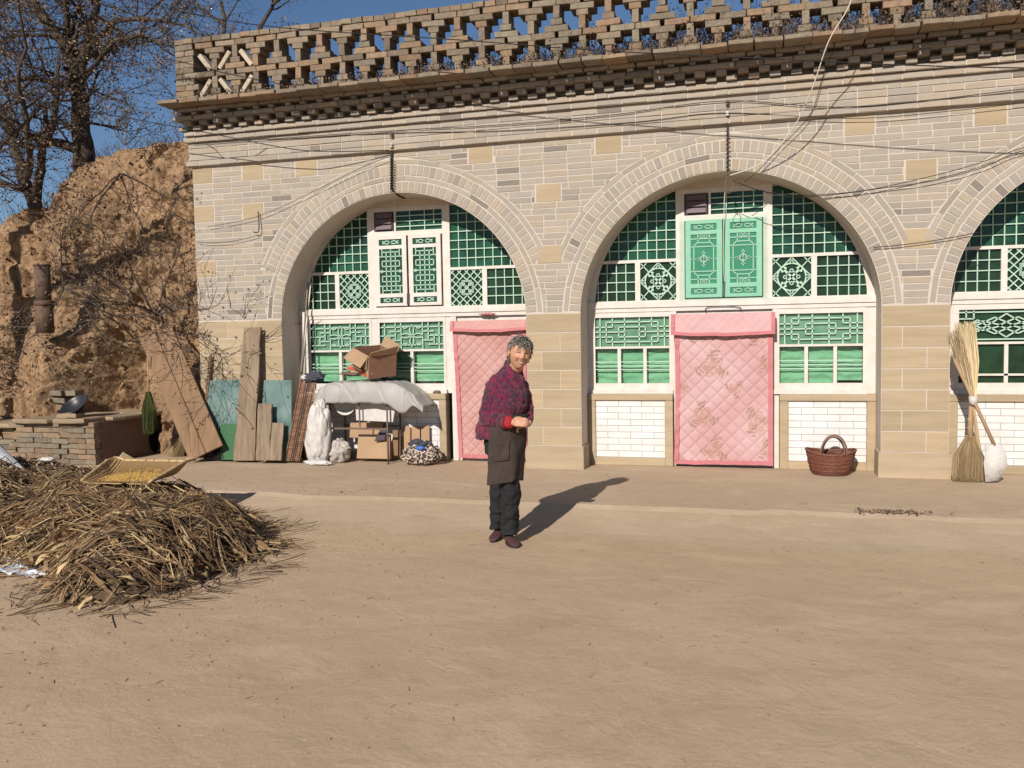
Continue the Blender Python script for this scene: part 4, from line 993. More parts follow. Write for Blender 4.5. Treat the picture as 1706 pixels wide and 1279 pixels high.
M['mud2'] = mat('dark_mud_plaster', (.20, .125, .085), .97, col2=(.16, .10, .07), scale=3, amt=.4, bump=.6, bscale=14)
low_wall()
# masonry stones set in the cliff foot behind the stove
def cliff_stones():
    t = thing('stone_masonry', 'rough stones and old bricks bedded in the earth cliff behind the brick stove', 'masonry', (-7.3, .4, 0))
    rnd = random.Random(3)
    for (px, py, w_, h_) in []:
        y = .25; p = at(px, py, y); y = cliff_y(p.x, p.z) - .02; p = at(px, py, y)
        o = link('stone_block', KIT['ob'].me[rnd.randrange(5)], t, p - Vector((-7.3, .4, 0)), (rnd.gauss(0, .06), rnd.gauss(0, .06), rnd.gauss(0, .12)), (w_, .25, h_))
    for k in range(16):
        px = 70 + (k % 5) * 22 + rnd.uniform(-3, 3) + (8 if (k // 5) % 2 else 0); py = 655 + (k // 5) * 12
        p = at(px, py, .1); y = cliff_y(p.x, p.z) + .0; p = at(px, py, y)
        link('brick', KIT['ob'].me[rnd.randrange(5)], t, p - Vector((-7.3, .4, 0)), (0, rnd.gauss(0, .04), rnd.gauss(0, .08)), (.17, .15, .065))
cliff_stones()
# ------------------------------------------------------------------ leaning boards and sheets
M['plank'] = mat('grey_old_plank', (.30, .225, .155), .9, col2=(.17, .12, .08), scale=7, amt=.6, bump=.8, bscale=40, stretch=(3, 3, .25), fine=.08)
M['board'] = mat('brown_painted_board', (.25, .15, .08), .75, col2=(.17, .10, .055), scale=4, amt=.6, bump=.4, bscale=30, stretch=(2.5, 2, .35), fine=.05)
M['sheetglass'] = mat('teal_glass_sheet', (.055, .115, .10), .2, col2=(.19, .26, .24), scale=2.6, amt=.5, spec=.6, detail=3)  # second colour paints a cloudy grey reflection into the glass
M['greenp'] = mat('green_panel', (.05, .14, .06), .6, col2=(.04, .11, .05), scale=5)
def slabq(mb, BL, BR, TL, TR, th, nx=1, nz_=8, warp=0.):
    BL, BR, TL, TR = map(Vector, (BL, BR, TL, TR)); n = (BR - BL).cross(TL - BL).normalized()
    if n.y > 0: n = -n
    g = []
    for j in range(nz_ + 1):
        t = j / nz_; a = BL.lerp(TL, t); b = BR.lerp(TR, t); wv = (b - a) * warp
        a = a + wv * nz(t * 4, a.x, 1.) ; b = b + wv * nz(t * 4, a.x, 6.)
        g.append([a + n * th, b + n * th, b, a])
    mb.loft(g)
def leaning(name, label, cat, BL, BR, TL, TR, th, m, warp=.0, part=None, group=None):
    BL = Vector(BL); t = thing(name, label, cat, BL, group); mb = MB(); slabq(mb, Vector((0, 0, 0)), Vector(BR) - BL, Vector(TL) - BL, Vector(TR) - BL, th, warp=warp)
    o = mb.build(part or name, m, t); bv = o.modifiers.new('b', 'BEVEL'); bv.width = min(.004, th * .3); bv.limit_method = 'ANGLE'; return t
def wide_board():
    BL, BR, TL, TR = at(318, 768, -.30), at(373, 742, -.24), at(232, 558, .04), at(289, 546, .12); t = thing('leaning_board', 'wide brown board of two joined planks leaning askew between the stove and the house corner', 'board', BL)
    z = lambda a, b, f_: a.lerp(b, f_) - BL
    for f0, f1 in ((0, .49), (.505, 1)):
        mb = MB(); slabq(mb, z(BL, BR, f0), z(BL, BR, f1), z(TL, TR, f0), z(TL, TR, f1), .03); o = mb.build('plank', M['board'], t); bv = o.modifiers.new('b', 'BEVEL'); bv.width = .004; bv.limit_method = 'ANGLE'
wide_board()
leaning('tall_plank', 'tallest weathered grey plank leaning on the sandstone between two teal glass sheets', 'plank', at(391, 767, -.16), at(426, 767, -.16), at(409, 546, -.055), at(437, 545, -.055), .035, M['plank'], .05)
leaning('short_plank', 'short grey plank leaning beside the tall plank', 'plank', at(428, 767, -.20), at(450, 767, -.20), at(432, 672, -.12), at(456, 673, -.12), .03, M['plank'], .08)
leaning('short_plank', 'smallest square ended plank next to the folded bamboo blind', 'plank', at(450, 767, -.20), at(470, 767, -.20), at(455, 704, -.13), at(475, 705, -.13), .028, M['plank'], .03)
leaning('glass_sheet', 'teal glass sheet partly behind the leaning wide board', 'glass sheet', at(340, 765, -.11), at(402, 765, -.11), at(345, 633, -.035), at(402, 633, -.035), .006, M['sheetglass'])
leaning('glass_sheet', 'teal glass sheet behind the two short planks', 'glass sheet', at(436, 765, -.09), at(486, 765, -.09), at(438, 633, -.03), at(486, 633, -.03), .006, M['sheetglass'])
leaning('painted_board', 'low green painted board in front of the left teal glass sheet', 'board', at(368, 766, -.15), at(396, 766, -.15), at(368, 706, -.12), at(396, 706, -.12), .012, M['greenp'])
leaning('wooden_stick', 'short brown stick leaning behind the left teal glass sheet', 'stick', at(340, 700, -.05), at(344, 700, -.05), at(349, 592, -.03), at(354, 592, -.03), .02, M['board'])
def bamboo():
    BL, BR, TL, TR = at(474, 768, -.13), at(500, 768, -.13), at(500, 636, .02), at(527, 636, .02); t = thing('bamboo_blind', 'folded brown bamboo slat blind leaning at the left arch', 'blind', BL)
    m = mat('bamboo_slat', (.26, .135, .07), .6, var=.25, col2=(.17, .085, .05), scale=12); z = lambda a, b, f_: a.lerp(b, f_) - BL
    for f0, f1 in ((0, .50), (.56, 1)):
        mb = MB(); N = 44; n = Vector((0, -1, .1)).normalized()
        for k in range(N):
            a = z(BL, TL, (k + .5) / N).lerp(z(BR, TR, (k + .5) / N), f0); b = z(BL, TL, (k + .5) / N).lerp(z(BR, TR, (k + .5) / N), f1); mb.bar(a + n * random.uniform(.0, .006), b + n * random.uniform(.0, .006), .0165, .010)
        mb.build('slats', m, t, kind='stuff')
        mb = MB()
        for f_ in (.2, .8): 
            g = f0 + (f1 - f0) * f_; mb.tube([z(BL, BR, g) + n * .012, z(TL, TR, g) + n * .012], .004, 4)
        mb.build('cord', M['vent'], t)
    mb = MB(); mb.tube([z(BL, BR, .53) + Vector((0, -.01, 0)), z(TL, TR, .53) + Vector((0, -.01, 0))], .008, 6); mb.build('hinge_rod', M['vent'], t)
bamboo()
def rod(name, label, cat, pts, r, m, part=None, n=7):
    pts = [Vector(p) for p in pts]; t = thing(name, label, cat, pts[0]); mb = MB(); mb.tube([p - pts[0] for p in pts], r, n); o = mb.build(part or name, m, t, True); return t
rod('wooden_pole', 'long thin brown pole leaning in the left jamb of the first arch', 'pole', [at(487, 766, -.05), at(500, 640, .12), at(513, 470, .33)], [.011, .010, .008], M['plank'], 'pole')
rod('white_pole', 'pair of white wrapped rods standing upright against the left jamb', 'rod', [at(508, 640, .30), at(506, 520, .33)], [.022, .018], M['white'], 'rod')
rod('white_pole', 'thin white rod leaning across the left edge of the first window', 'rod', [at(500, 640, .26), at(518, 470, .34)], [.010, .008], M['white'], 'rod')

# ------------------------------------------------------------------ lumpy soft things
def lump(name, m, parent, c, r, seed, amp=.12, freq=5., nu=36, nv=26, rot=None, sub=0, flat=True, ridge=.0):
    mb = MB(); Mx = Euler(rot).to_matrix() if rot else None; mb.ball((0, 0, 0), 1, nu, nv); vs = []
    for v in mb.v:
        d = Vector(v); p = Vector((d.x * r[0], d.y * r[1], d.z * r[2])); k = 1 + amp * nz(d.x * freq * .4 + seed, d.y * freq * .4, d.z * freq * .4, 4) - ridge * abs(nz(d.x * freq + seed, d.y * freq, d.z * freq * .5, 3)); p = p * k
        if Mx: p = Mx @ p
        q = Vector(c) + p
        if flat and q.z < .004: q.z = .004 + .01 * abs(nz(q.x * 20, q.y * 20))
        vs.append(q)
    mb.v = [tuple(v) for v in vs]; return mb.build(name, m, parent, True)
M['sack'] = mat('white_woven_sack', (.58, .55, .51), .6, col2=(.46, .43, .39), scale=7, amt=.4, bump=.8, bscale=22)
M['sackg'] = mat('grey_plastic_sack', (.46, .42, .37), .5, col2=(.33, .29, .25), scale=8, amt=.5, bump=1, bscale=22)
M['sheet'] = mat('greyish_plastic_sheet', (.35, .33, .31), .5, col2=(.29, .27, .25), scale=5, amt=.4, bump=.2, bscale=22)
M['card'] = mat('cardboard', (.40, .265, .155), .85, col2=(.33, .21, .125), scale=5, amt=.4, bump=.2, bscale=60)
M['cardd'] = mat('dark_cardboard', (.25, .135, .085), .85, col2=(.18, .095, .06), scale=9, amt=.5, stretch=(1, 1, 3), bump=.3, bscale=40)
M['red'] = mat('red_print', (.50, .06, .04), .7)
M['steel'] = mat('rusty_steel', (.11, .075, .06), .6, col2=(.17, .11, .08), scale=20, amt=.6)
M['darkcloth'] = mat('dark_blue_cloth', (.03, .035, .055), .9, col2=(.08, .075, .09), scale=14, amt=.5, bump=.5, bscale=40)
p = at(532, 768, -.10); t = thing('white_sack', 'tall lumpy white sack standing against the left table leg', 'sack', (p.x, -.10, 0))
lump('sack', M['sack'], t, (0.0, 0, .34), (.165, .13, .37), 3, .22, 4, 56, 44, (0, .06, 0), ridge=.09)
lump('twisted_neck', M['sack'], t, (.04, 0, .66), (.07, .05, .09), 5, .35, 8, 24, 18, flat=False, ridge=.2)
p = at(560, 765, .02); t = thing('grey_sack', 'crumpled greyish plastic sack slumped under the table beside the white sack', 'sack', (p.x, .02, 0))
lump('sack', M['sackg'], t, (0, 0, .13), (.17, .13, .16), 13, .25, 5, 48, 30, ridge=.14); lump('neck', M['sackg'], t, (.13, -.03, .20), (.075, .05, .05), 17, .3, 9, 24, 16, (0, .5, 0), flat=False, ridge=.2)
p = at(528, 768, -.24); t = thing('folded_sacking', 'flat folded white sacking on the ground under the tall white sack', 'sacking', (p.x, -.22, 0))
lump('cloth', M['sack'], t, (0, 0, .03), (.17, .06, .035), 23, .25, 7, 40, 16, ridge=.1)
p = at(523, 628, .05); t = thing('cloth_bundle', 'dark blue and white cloth bundle on top of the bamboo blind', 'cloth', p)
lump('cloth', M['darkcloth'], t, (0, 0, 0), (.135, .08, .065), 33, .4, 8, 40, 26, flat=False, ridge=.25); lump('cloth_end', M['sack'], t, (-.10, -.03, .0), (.045, .04, .035), 35, .4, 9, 20, 14, flat=False, ridge=.2)
# table with a plastic sheet
def table():
    P = lambda px, py, y: at(px, py, y)
    y0, y1 = -.02, .30; a = P(553, 768, y0); b = P(647, 770, y0); t = thing('metal_table', 'small rusty metal frame table in front of the first window', 'table', (a.x, y0, 0)); o = Vector((a.x, y0, 0)); zt = .70; xr = b.x
    for nm, x, y in (('leg', a.x, y0), ('leg', xr, y0), ('leg', a.x + .02, y1), ('leg', xr + .02, y1)):
        mb = MB(); mb.tube([Vector((x, y, .0)) - o, Vector((x + .0, y, zt)) - o], .011, 8); mb.build('leg', M['steel'], t, True)
    for za, ya in ((zt, y0), (zt, y1), (.40, y0), (.40, y1)):
        mb = MB(); mb.bar(Vector((a.x - .0, ya, za)) - o, Vector((xr + .0, ya, za)) - o, .02, .02); mb.build('rail', M['steel'], t)
    mb = MB(); mb.box(-.22, xr - a.x + .28, -.02, y1 - y0 + .04, zt + .012, zt + .03); mb.build('table_top', M['plank'], t)
    mb = MB(); mb.bar(Vector((a.x + .33 * 1.1, y0, .42)) - o, Vector((a.x + .33 * 1.1, y0, zt)) - o, .014, .014); mb.build('strut', M['steel'], t)
    # sheet
    xa, xb = P(519, 660, y0).x, P(708, 660, y0).x
    t2 = thing('plastic_sheet', 'crumpled pale grey plastic sheet draped over the metal table', 'sheet', (xa, y0, .7)); o2 = Vector((xa, y0, .7)); mb = MB()
    def S_(u, v):
        x = xa + (xb - xa) * u; prof = [0, .16, .30, .44, 1.0]
        ridge = .185 * math.exp(-((u - .46) / .42) ** 6)                      # things under the sheet
        zt_ = .750 + ridge + .008 * nz(x * 3, v * 2, 2.)
        low = .70 - .0 + .015 * nz(x * 4, 1.) - (.11 * math.exp(-((u - .82) / .085) ** 2)) - (.05 if u < .06 else 0)
        if v < .35: z = low + (zt_ - low) * (v / .35) ** .8; y = y0 - .075 - .012 * math.sin(x * 17 + 1.5 * nz(x * 2, 0)) * (1 - v * 2) + .05 * (v / .35) ** 2
        else: z = zt_ + .015 * nz(x * 8, v * 6, 9.); y = y0 - .02 + (y1 - y0 + .05) * (v - .35) / .65
        if u > .92: z -= (u - .92) * 1.2
        if u < .08: z -= (.08 - u) * 1.8
        fold = max(0, .10 - abs(nz(x * 4 + v * 1.2, v * 1.1 - x, 5., 2))) / .10; z += .002 * nz(x * 15, v * 9, 3.) - .012 * fold; y += .010 * fold; return Vector((x, y, z)) - o2
    mb.grid(S_, 110, 46); ob = mb.build('sheet', M['sheet'], t2, True); sm = ob.modifiers.new('s', 'SOLIDIFY'); sm.thickness = .004
    # the rags, panels and cartons kept below
    q = P(0, 0, y0)
    def card(name, label, cat, corners, th, m, yoff):
        C_ = [P(px, py, yy) for px, py, yy in corners]; leaning(name, label, cat, C_[0], C_[1], C_[2], C_[3], th, m)
    card('hanging_board', 'pale rectangular board hanging in the shade under the table top', 'board', [(594, 700, .06), (655, 703, .06), (592, 668, .06), (661, 668, .06)], .01, M['sack'], 0)
    tt = thing('enamel_basin', 'round pale basin hung on edge under the left half of the table', 'basin', P(574, 672, .08)); mb = MB(); n = 28
    rings = []
    for r, d in ((.135, 0), (.128, .0), (.10, .06), (.05, .075), (.001, .078)): rings.append([Vector((r * math.cos(2 * math.pi * k / n), d, r * math.sin(2 * math.pi * k / n))) for k in range(n)])
    mb.loft(rings, cap=False); mb.build('basin', M['sack'], tt, True)
    card('cardboard_sheet', 'large flat tan cardboard carton leaning under the right half of the table', 'cardboard', [(597, 764, .14), (652, 765, .14), (600, 724, .20), (652, 724, .20)], .05, M['card'], 0)
    card('cardboard_sheet', 'upper cardboard piece behind the carton under the table', 'cardboard', [(583, 730, .26), (632, 726, .26), (585, 704, .28), (640, 703, .28)], .02, M['card'], 0)
    card('grey_tile', 'small grey slate tilted on the carton under the table', 'slate', [(624, 735, .1), (642, 733, .1), (636, 712, .12), (645, 716, .12)], .015, M['vent'], 0)
    card('wooden_crate_board', 'reddish brown board standing under the right end of the table', 'board', [(655, 758, .22), (668, 760, .22), (655, 716, .24), (668, 716, .24)], .02, M['board'], 0)
    for k, (xa_, xb_) in enumerate([(672, 684), (686, 700), (702, 716)]):
        card('tan_card', ['first', 'second', 'third'][k] + ' narrow tan card from the left standing behind the leopard print bag', 'cardboard', [(xa_, 752, .30), (xb_, 752, .30), (xa_, 709, .31), (xb_, 709, .31)], .01, M['card'], 0)
table()
def carton():
    c = at(624, 602, .13); t = thing('cardboard_box', 'open battered cardboard box tilted on top of the covered table', 'box', c); E_ = Euler((R(4), R(14), R(-38))).to_matrix()
    a, b, h = .20, .17, .13
    def wall(nm, pts, m, th=.006):
        P_ = [E_ @ Vector(p) for p in pts]; n = (P_[1] - P_[0]).cross(P_[3] - P_[0]).normalized() * th; mb = MB(); mb.hexa([*P_, *[p + n for p in P_]]); mb.build(nm, m, t)
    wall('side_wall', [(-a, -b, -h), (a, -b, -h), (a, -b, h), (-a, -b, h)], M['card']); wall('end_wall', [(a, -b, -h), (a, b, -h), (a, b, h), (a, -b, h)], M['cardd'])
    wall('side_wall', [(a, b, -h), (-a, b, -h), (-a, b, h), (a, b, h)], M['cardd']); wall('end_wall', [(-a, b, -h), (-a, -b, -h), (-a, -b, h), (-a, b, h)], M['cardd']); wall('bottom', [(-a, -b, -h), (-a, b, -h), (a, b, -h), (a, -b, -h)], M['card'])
    wall('flap', [(-a, -b - .004, h), (a * .93, -b - .004, h), (a * .9, -b - .10, h - .13), (-a * 1.05, -b - .12, h - .11)], M['card'])
    wall('flap', [(a, -b, h), (a, b, h), (a + .04, b, h + .10), (a + .05, -b, h + .06)], M['card']); wall('flap', [(a, b, h), (-a, b, h), (-a * .8, b + .06, h + .11), (a, b + .04, h + .09)], M['card'])
    wall('red_stripe', [(-a, -b - .008, -h + .01), (a * .8, -b - .008, -h + .01), (a * .8, -b - .008, -h + .045), (-a, -b - .008, -h + .055)], M['red'], .002)
    for x in (a - .02, a - .055): wall('torn_strip', [(x, -b - .03, -.02), (x + .022, -b - .035, -.02), (x + .022, -b - .02, h - .01), (x, -b - .015, h - .01)], M['card'], .004)
carton()
def flat_carton():
    c = at(612, 616, .07); t = thing('flattened_carton', 'crushed tan carton with a red stripe wedged under the open cardboard box', 'box', c); E_ = Euler((R(3), R(9), R(-14)))
    mb = MB(); mb.hexa([(-.21, -.10, -.022), (.17, -.12, -.02), (.19, .10, -.02), (-.20, .12, -.02), (-.215, -.09, .03), (.165, -.11, .018), (.185, .10, .02), (-.19, .12, .035)]); o = mb.build('carton', M['card'], t); o.rotation_euler = E_
    mb = MB(); mb.hexa([(-.212, -.103, -.012), (.10, -.121, -.010), (.10, -.118, -.010), (-.212, -.098, -.012), (-.212, -.099, .012), (.10, -.117, .006), (.10, -.112, .006), (-.212, -.094, .012)]); o = mb.build('red_stripe', M['red'], t); o.rotation_euler = E_
    mb = MB(); mb.hexa([(-.10, -.16, .02), (.05, -.17, .01), (.06, -.02, .035), (-.10, -.02, .04), (-.10, -.16, .026), (.05, -.17, .016), (.06, -.02, .041), (-.10, -.02, .046)]); o = mb.build('torn_flap', M['cardd'], t); o.rotation_euler = E_
flat_carton()
t = thing('old_hat', 'flattened dark straw hat and scraps lying under the open box', 'hat', at(590, 622, .05)); lump('hat', M['mudh'] if 'mudh' in M else M['steel'], t, (0, 0, 0), (.17, .10, .028), 41, .3, 6, 40, 14, flat=False, ridge=.15); lump('scrap', M['card'], t, (.05, -.06, .02), (.07, .03, .02), 43, .5, 8, 20, 10, flat=False, ridge=.3)
def leopard():
    p = at(702, 768, .0); t = thing('leopard_bag', 'leopard print cloth bag with blue contents on the terrace by the tiled dado', 'bag', (p.x, .02, 0))
    m = bpy.data.materials.new('leopard_print'); m.use_nodes = True; n = m.node_tree.nodes; l = m.node_tree.links; b = n['Principled BSDF']; b.inputs['Roughness'].default_value = .85
    v = n.new('ShaderNodeTexVoronoi'); v.inputs['Scale'].default_value = 42; g = n.new('ShaderNodeTexCoord'); nn = n.new('ShaderNodeTexNoise'); nn.inputs['Scale'].default_value = 30; mx = n.new('ShaderNodeMix'); mx.data_type = 'VECTOR'; mx.inputs[0].default_value = .04
    l.new(g.outputs['Object'], nn.inputs[0]); l.new(g.outputs['Object'], mx.inputs[4]); l.new(nn.outputs[1], mx.inputs[5]); l.new(mx.outputs[1], v.inputs[0]); rp = n.new('ShaderNodeValToRGB'); e = rp.color_ramp.elements
    e[0].position = 0; e[0].color = (.22, .13, .08, 1); e[1].position = .28; e[1].color = (.02, .015, .015, 1); x = e.new(.52); x.color = (.03, .02, .02, 1); x = e.new(.6); x.color = (.52, .40, .32, 1); l.new(v.outputs[0], rp.inputs[0]); l.new(rp.outputs[0], b.inputs[0])
    lump('bag', m, t, (0, 0, .12), (.23, .14, .145), 51, .22, 6, 48, 32, ridge=.14); lump('dark_lining', M['darkcloth'], t, (-.01, -.02, .235), (.13, .09, .05), 53, .35, 7, 30, 20, flat=False, ridge=.2)
    lump('blue_cloth', mat('blue_cloth', (.05, .14, .42), .7, bump=.4), t, (.03, -.11, .20), (.055, .03, .025), 55, .4, 8, 20, 14, flat=False)
leopard()
t = thing('dark_stone', 'small dark round stone lying on the sandstone sill by the first door', 'stone', at(728, 653, .37)); lump('stone', M['steel'], t, (0, 0, .0), (.045, .03, .022), 61, .2, 5, 20, 14, flat=False)

# ------------------------------------------------------------------ wicker basket
def basket():
    c = at(1384, 792, .05); t = thing('wicker_basket', 'reddish brown wicker basket with a hoop handle on the terrace by the middle arch', 'basket', (c.x, .08, 0))
    m = mat('brown_wicker', (.13, .045, .03), .6, var=.3, col2=(.20, .075, .045), scale=20); RX = .228
    prof = lambda z: RX * (.66 + .34 * min(1, (z / .20)) ** .7)
    dip = lambda a: .0
    wv = MB(); NR = 17
    for k in range(NR):
        z = .012 + .20 * k / (NR - 1); pts = []; N = 72
        for i in range(N + 1):
            a = 2 * math.pi * i / N; r = prof(z) + .004 * math.cos(a * 18 + math.pi * k); zz = z * (1 + .16 * math.cos(a) ** 2 * (z / .2)); pts.append((r * math.cos(a), .82 * r * math.sin(a), zz))
        wv.tube(pts, .0065, 5, cap=False)
    wv.build('weave', m, t, True)
    st = MB()
    for i in range(36):
        a = 2 * math.pi * i / 36; st.tube([(prof(z) * 1.0 * math.cos(a), .82 * prof(z) * math.sin(a), z * (1 + .16 * math.cos(a) ** 2 * z / .2)) for z in (.0, .05, .1, .15, .205)], .005, 4)
    st.build('stakes', m, t, True)
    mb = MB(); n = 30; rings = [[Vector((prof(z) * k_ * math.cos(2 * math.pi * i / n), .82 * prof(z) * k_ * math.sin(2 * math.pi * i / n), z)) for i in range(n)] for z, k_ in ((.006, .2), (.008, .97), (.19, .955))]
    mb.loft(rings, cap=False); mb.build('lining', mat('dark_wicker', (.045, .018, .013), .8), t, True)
    rm = MB()
    for q in range(2):
        pts = [];
        for i in range(97): a = 2 * math.pi * i / 96; z = .215; r = prof(.2) + .004; pts.append((r * math.cos(a) + .004 * math.cos(a * 24 + q * math.pi), .82 * r * math.sin(a), (z + .007 * math.sin(a * 24 + q * math.pi)) + .034 * math.cos(a) ** 2))
        rm.tube(pts, .009, 6, cap=False)
    rm.build('rim', m, t, True)
    hm = mat('pale_wood_handle', (.26, .16, .12), .6, col2=(.14, .07, .05), scale=8)
    for dy, s in ((-.03, 1.0), (.05, .86)):
        mb = MB(); pts = [(.125 * math.cos(a) * s + .03, dy + .02 * math.cos(a), .19 + .205 * s * math.sin(a)) for a in np.linspace(-.1, math.pi + .1, 24)]; mb.tube(pts, .010, 7); mb.build('handle', hm, t, True)
basket()
# ------------------------------------------------------------------ brooms, shovel and stick at the right pier
M['straw'] = mat('pale_straw', (.47, .37, .22), .8, var=.35, piece=[(0, (1, 1, 1)), (.5, (.85, .85, .85)), (.8, (1.1, 1.05, .9))])
M['straw2'] = mat('brown_straw', (.33, .235, .13), .85, var=.38)
M['straw3'] = mat('dark_bristle', (.03, .025, .022), .9, var=.4)
def bristles(parent, P0, P1, r0, r1, w1, n, m, seed, name='bristles', bulge=0., curl=.02):
    rnd = random.Random(seed); mb = MB(); P0 = Vector(P0); P1 = Vector(P1); ax = (P1 - P0).normalized(); u = Vector((0, 1, 0)).cross(ax).normalized(); v = ax.cross(u)
    for _ in range(n):
        a = rnd.uniform(-1, 1); b = rnd.gauss(0, .5); L = rnd.uniform(.82, 1.0)
        s = P0 + u * a * r0 + v * b * r0 * .6; e = P0.lerp(P1, L) + u * (a * w1 + rnd.gauss(0, curl)) + v * (b * r1 + rnd.gauss(0, curl * .6)); mid = s.lerp(e, .5) + u * a * bulge; mb.tube([s, mid, e], [.0035, .0028, .0014], 3, cap=False)
    return mb.build(name, m, parent, kind='stuff')
def tools():
    # upturned broom
    b0 = at(1621, 665, -.10); t = thing('upturned_broom', 'tall straw broom standing upside down with its pale bristles spread upward beside the right pier', 'broom', (b0.x, b0.y, b0.z)); o = Vector(b0)
    bristles(t, (0, 0, 0), at(1606, 535, .02) - o, .022, .03, .070, 400, M['straw'], 1, bulge=.028, curl=.02)
    bristles(t, (0, 0, 0), at(1588, 548, -.02) - o, .02, .03, .045, 140, M['straw2'], 11, name='outer_stalks', bulge=.02, curl=.012)
    mb = MB(); mb.tube([(-.0, -.01, -.05), (0.0, -.01, .03)], [.036, .040], 12); mb.build('binding', M['sack'], t, True)
    mb = MB(); mb.tube([(.0, 0, -.04), at(1640, 800, -.14) - o], [.012, .012], 8); mb.build('handle', M['straw2'], t, True)
    # fan broom, head down
    b1 = at(1610, 803, -.18); t = thing('fan_broom', 'brown sorghum broom with its wide head resting on the terrace', 'broom', b1); o = Vector(b1)
    bristles(t, at(1616, 725, -.14) - o, (-.005, 0, .0), .03, .03, .105, 900, M['straw2'], 2, bulge=.045, curl=.012)
    mb = MB(); n = 24
    c = at(1612, 765, -.165) - o; mb.ball(c, (.055, .012, .17), 16, 10); mb.build('head', M['straw2'], t, True)
    mb = MB(); mb.tube([at(1616, 727, -.14) - o, at(1617, 690, -.11) - o, at(1618, 655, -.08) - o], [.030, .020, .014], 10); mb.build('handle', M['plankw'], t, True)
    for k in range(3):
        mb = MB(); a = at(1616, 728 - 14 * k, -.14 + .012 * k) - o; mb.tube([a, a + Vector((0, 0, .016))], .028 - .003 * k, 10); mb.build('binding', M['straw'], t, True)
    # shovel
    p0 = at(1590, 598, -.06); p1 = at(1657, 742, -.20); t = thing('white_shovel', 'shovel with a broad white blade and a long wooden handle leaning on the right pier', 'shovel', at(1655, 803, -.22)); o = Vector(at(1655, 803, -.22))
    mb = MB(); mb.tube([p0 - o, p1 - o], .016, 10); mb.build('handle', M['plankw'], t, True)
    mb = MB(); sh = [(1645, 742), (1666, 738), (1676, 752), (1679, 775), (1664, 800), (1642, 803), (1639, 770)]
    ctr = at(1658, 770, -.19) - o; pts = [at(x, y, -.20 - .0 - .02 * (abs(x - 1658) / 20)) - o for x, y in sh]; N = len(pts)
    mb.add([ctr + Vector((0, -.004, 0))] + pts, [(0, (k + 1) % N + 1, k + 1) for k in range(N)]); ob = mb.build('blade', M['sack'], t, True); so_ = ob.modifiers.new('s', 'SOLIDIFY'); so_.thickness = .006; 
M['plankw'] = mat('pale_wood', (.40, .27, .155), .7, col2=(.33, .21, .115), scale=9, stretch=(3, 3, .3))
tools()
rod('wooden_stick', 'thin pale stick propped between the fan broom and the shovel', 'stick', [at(1637, 801, -.17), at(1619, 672, -.07)], [.013, .010], M['plankw'], 'stick')
t = thing('dry_leaf_litter', 'small scatter of dry leaves on the terrace edge before the right pier', 'litter', (1.0, -1.75, 0)); t['kind'] = 'stuff'
mb = MB(); rnd = random.Random(9)
for _ in range(260):
    c = Vector((rnd.gauss(0, .13), rnd.gauss(.02, .035), .012)); s = rnd.uniform(.005, .016); a = Vector((rnd.gauss(0, 1), rnd.gauss(0, 1), rnd.gauss(0, .4))).normalized() * s; b = a.orthogonal().normalized() * s * .7; mb.add([c - a, c + b, c + a, c - b], [(0, 1, 2, 3)])
o = mb.build('leaves', M['dryleaf'], t); o['kind'] = 'stuff'
mb = MB()
for _ in range(2600):
    y = rnd.choice([rnd.uniform(-6.5, -.3), rnd.gauss(-2.1, .3), rnd.gauss(-4.2, .9)]); x = rnd.choice([rnd.uniform(-6 , 4.5), rnd.gauss(-3.6, .9)]); y = min(y, -.2); z = (.003 if y > -1.8 else -.1 + .012 * nz(x * .5, y * .5) + .004 * nz(x * 3, y * 3, 3.) + .002); s = rnd.choice([.003, .004, .004, .006, .009]) * rnd.uniform(.6, 1.2)
    if rnd.random() < .25 : 
        a = rnd.random() * 6; L = rnd.uniform(.01, .05); mb.tube([(x, y, z), (x + L * math.cos(a), y + L * math.sin(a), z + .002)], .0015, 3)
    else: mb.ball((x, y, z), (s, s * rnd.uniform(.6, 1), s * .6), 5, 4)
o = mb.build('grit', M['mud']); tag(o, 'scattered grit, pebbles and straw bits on the yard', 'grit', kind='stuff')

# ------------------------------------------------------------------ things on and by the stove
def bowl():
    c = at(131, 684, -.42); t = thing('steel_bowl', 'shallow dark steel bowl tipped toward the yard on top of the brick stove', 'bowl', c); m = mat('dull_steel', (.028, .028, .03), .38, metal=.0); n = 36; E_ = Euler((R(38), R(-10), 0)).to_matrix(); rings = []
    for r, z in ((.03, .0), (.09, .012), (.145, .055), (.172, .098), (.180, .102), (.176, .094), (.14, .058), (.085, .018), (.001, .008)): rings.append([E_ @ Vector((r * math.cos(2 * math.pi * k / n), r * math.sin(2 * math.pi * k / n), z)) + Vector((0, 0, .0)) for k in range(n)])
    mb = MB(); mb.loft(rings); mb.build('bowl', m, t, True)
bowl()
def herb():
    p = at(247, 655, -.2); t = thing('green_whisk', 'hanging bundle of green sorghum tops above the stove side', 'whisk', p); o = Vector(p)
    mb = MB(); mb.tube([at(246, 590, -.1) - o, at(247, 630, -.15) - o, (0, 0, 0)], [.006, .007, .010], 6); mb.build('handle', M['plankw'], t, True)
    bristles(t, (0, 0, .02), at(249, 723, -.2) - o, .02, .05, .055, 420, mat('green_straw', (.085, .10, .03), .9, var=.45), 4, bulge=.045, curl=.012)
herb()
t = thing('bristle_broom', 'black bristle broom head poking out under the lower edge of the leaning board', 'broom', at(350, 764, -.12)); bristles(t, at(352, 738, -.10) - at(350, 764, -.12), (0, -.05, -.0), .14, .06, .20, 420, M['straw3'], 6, curl=.02)
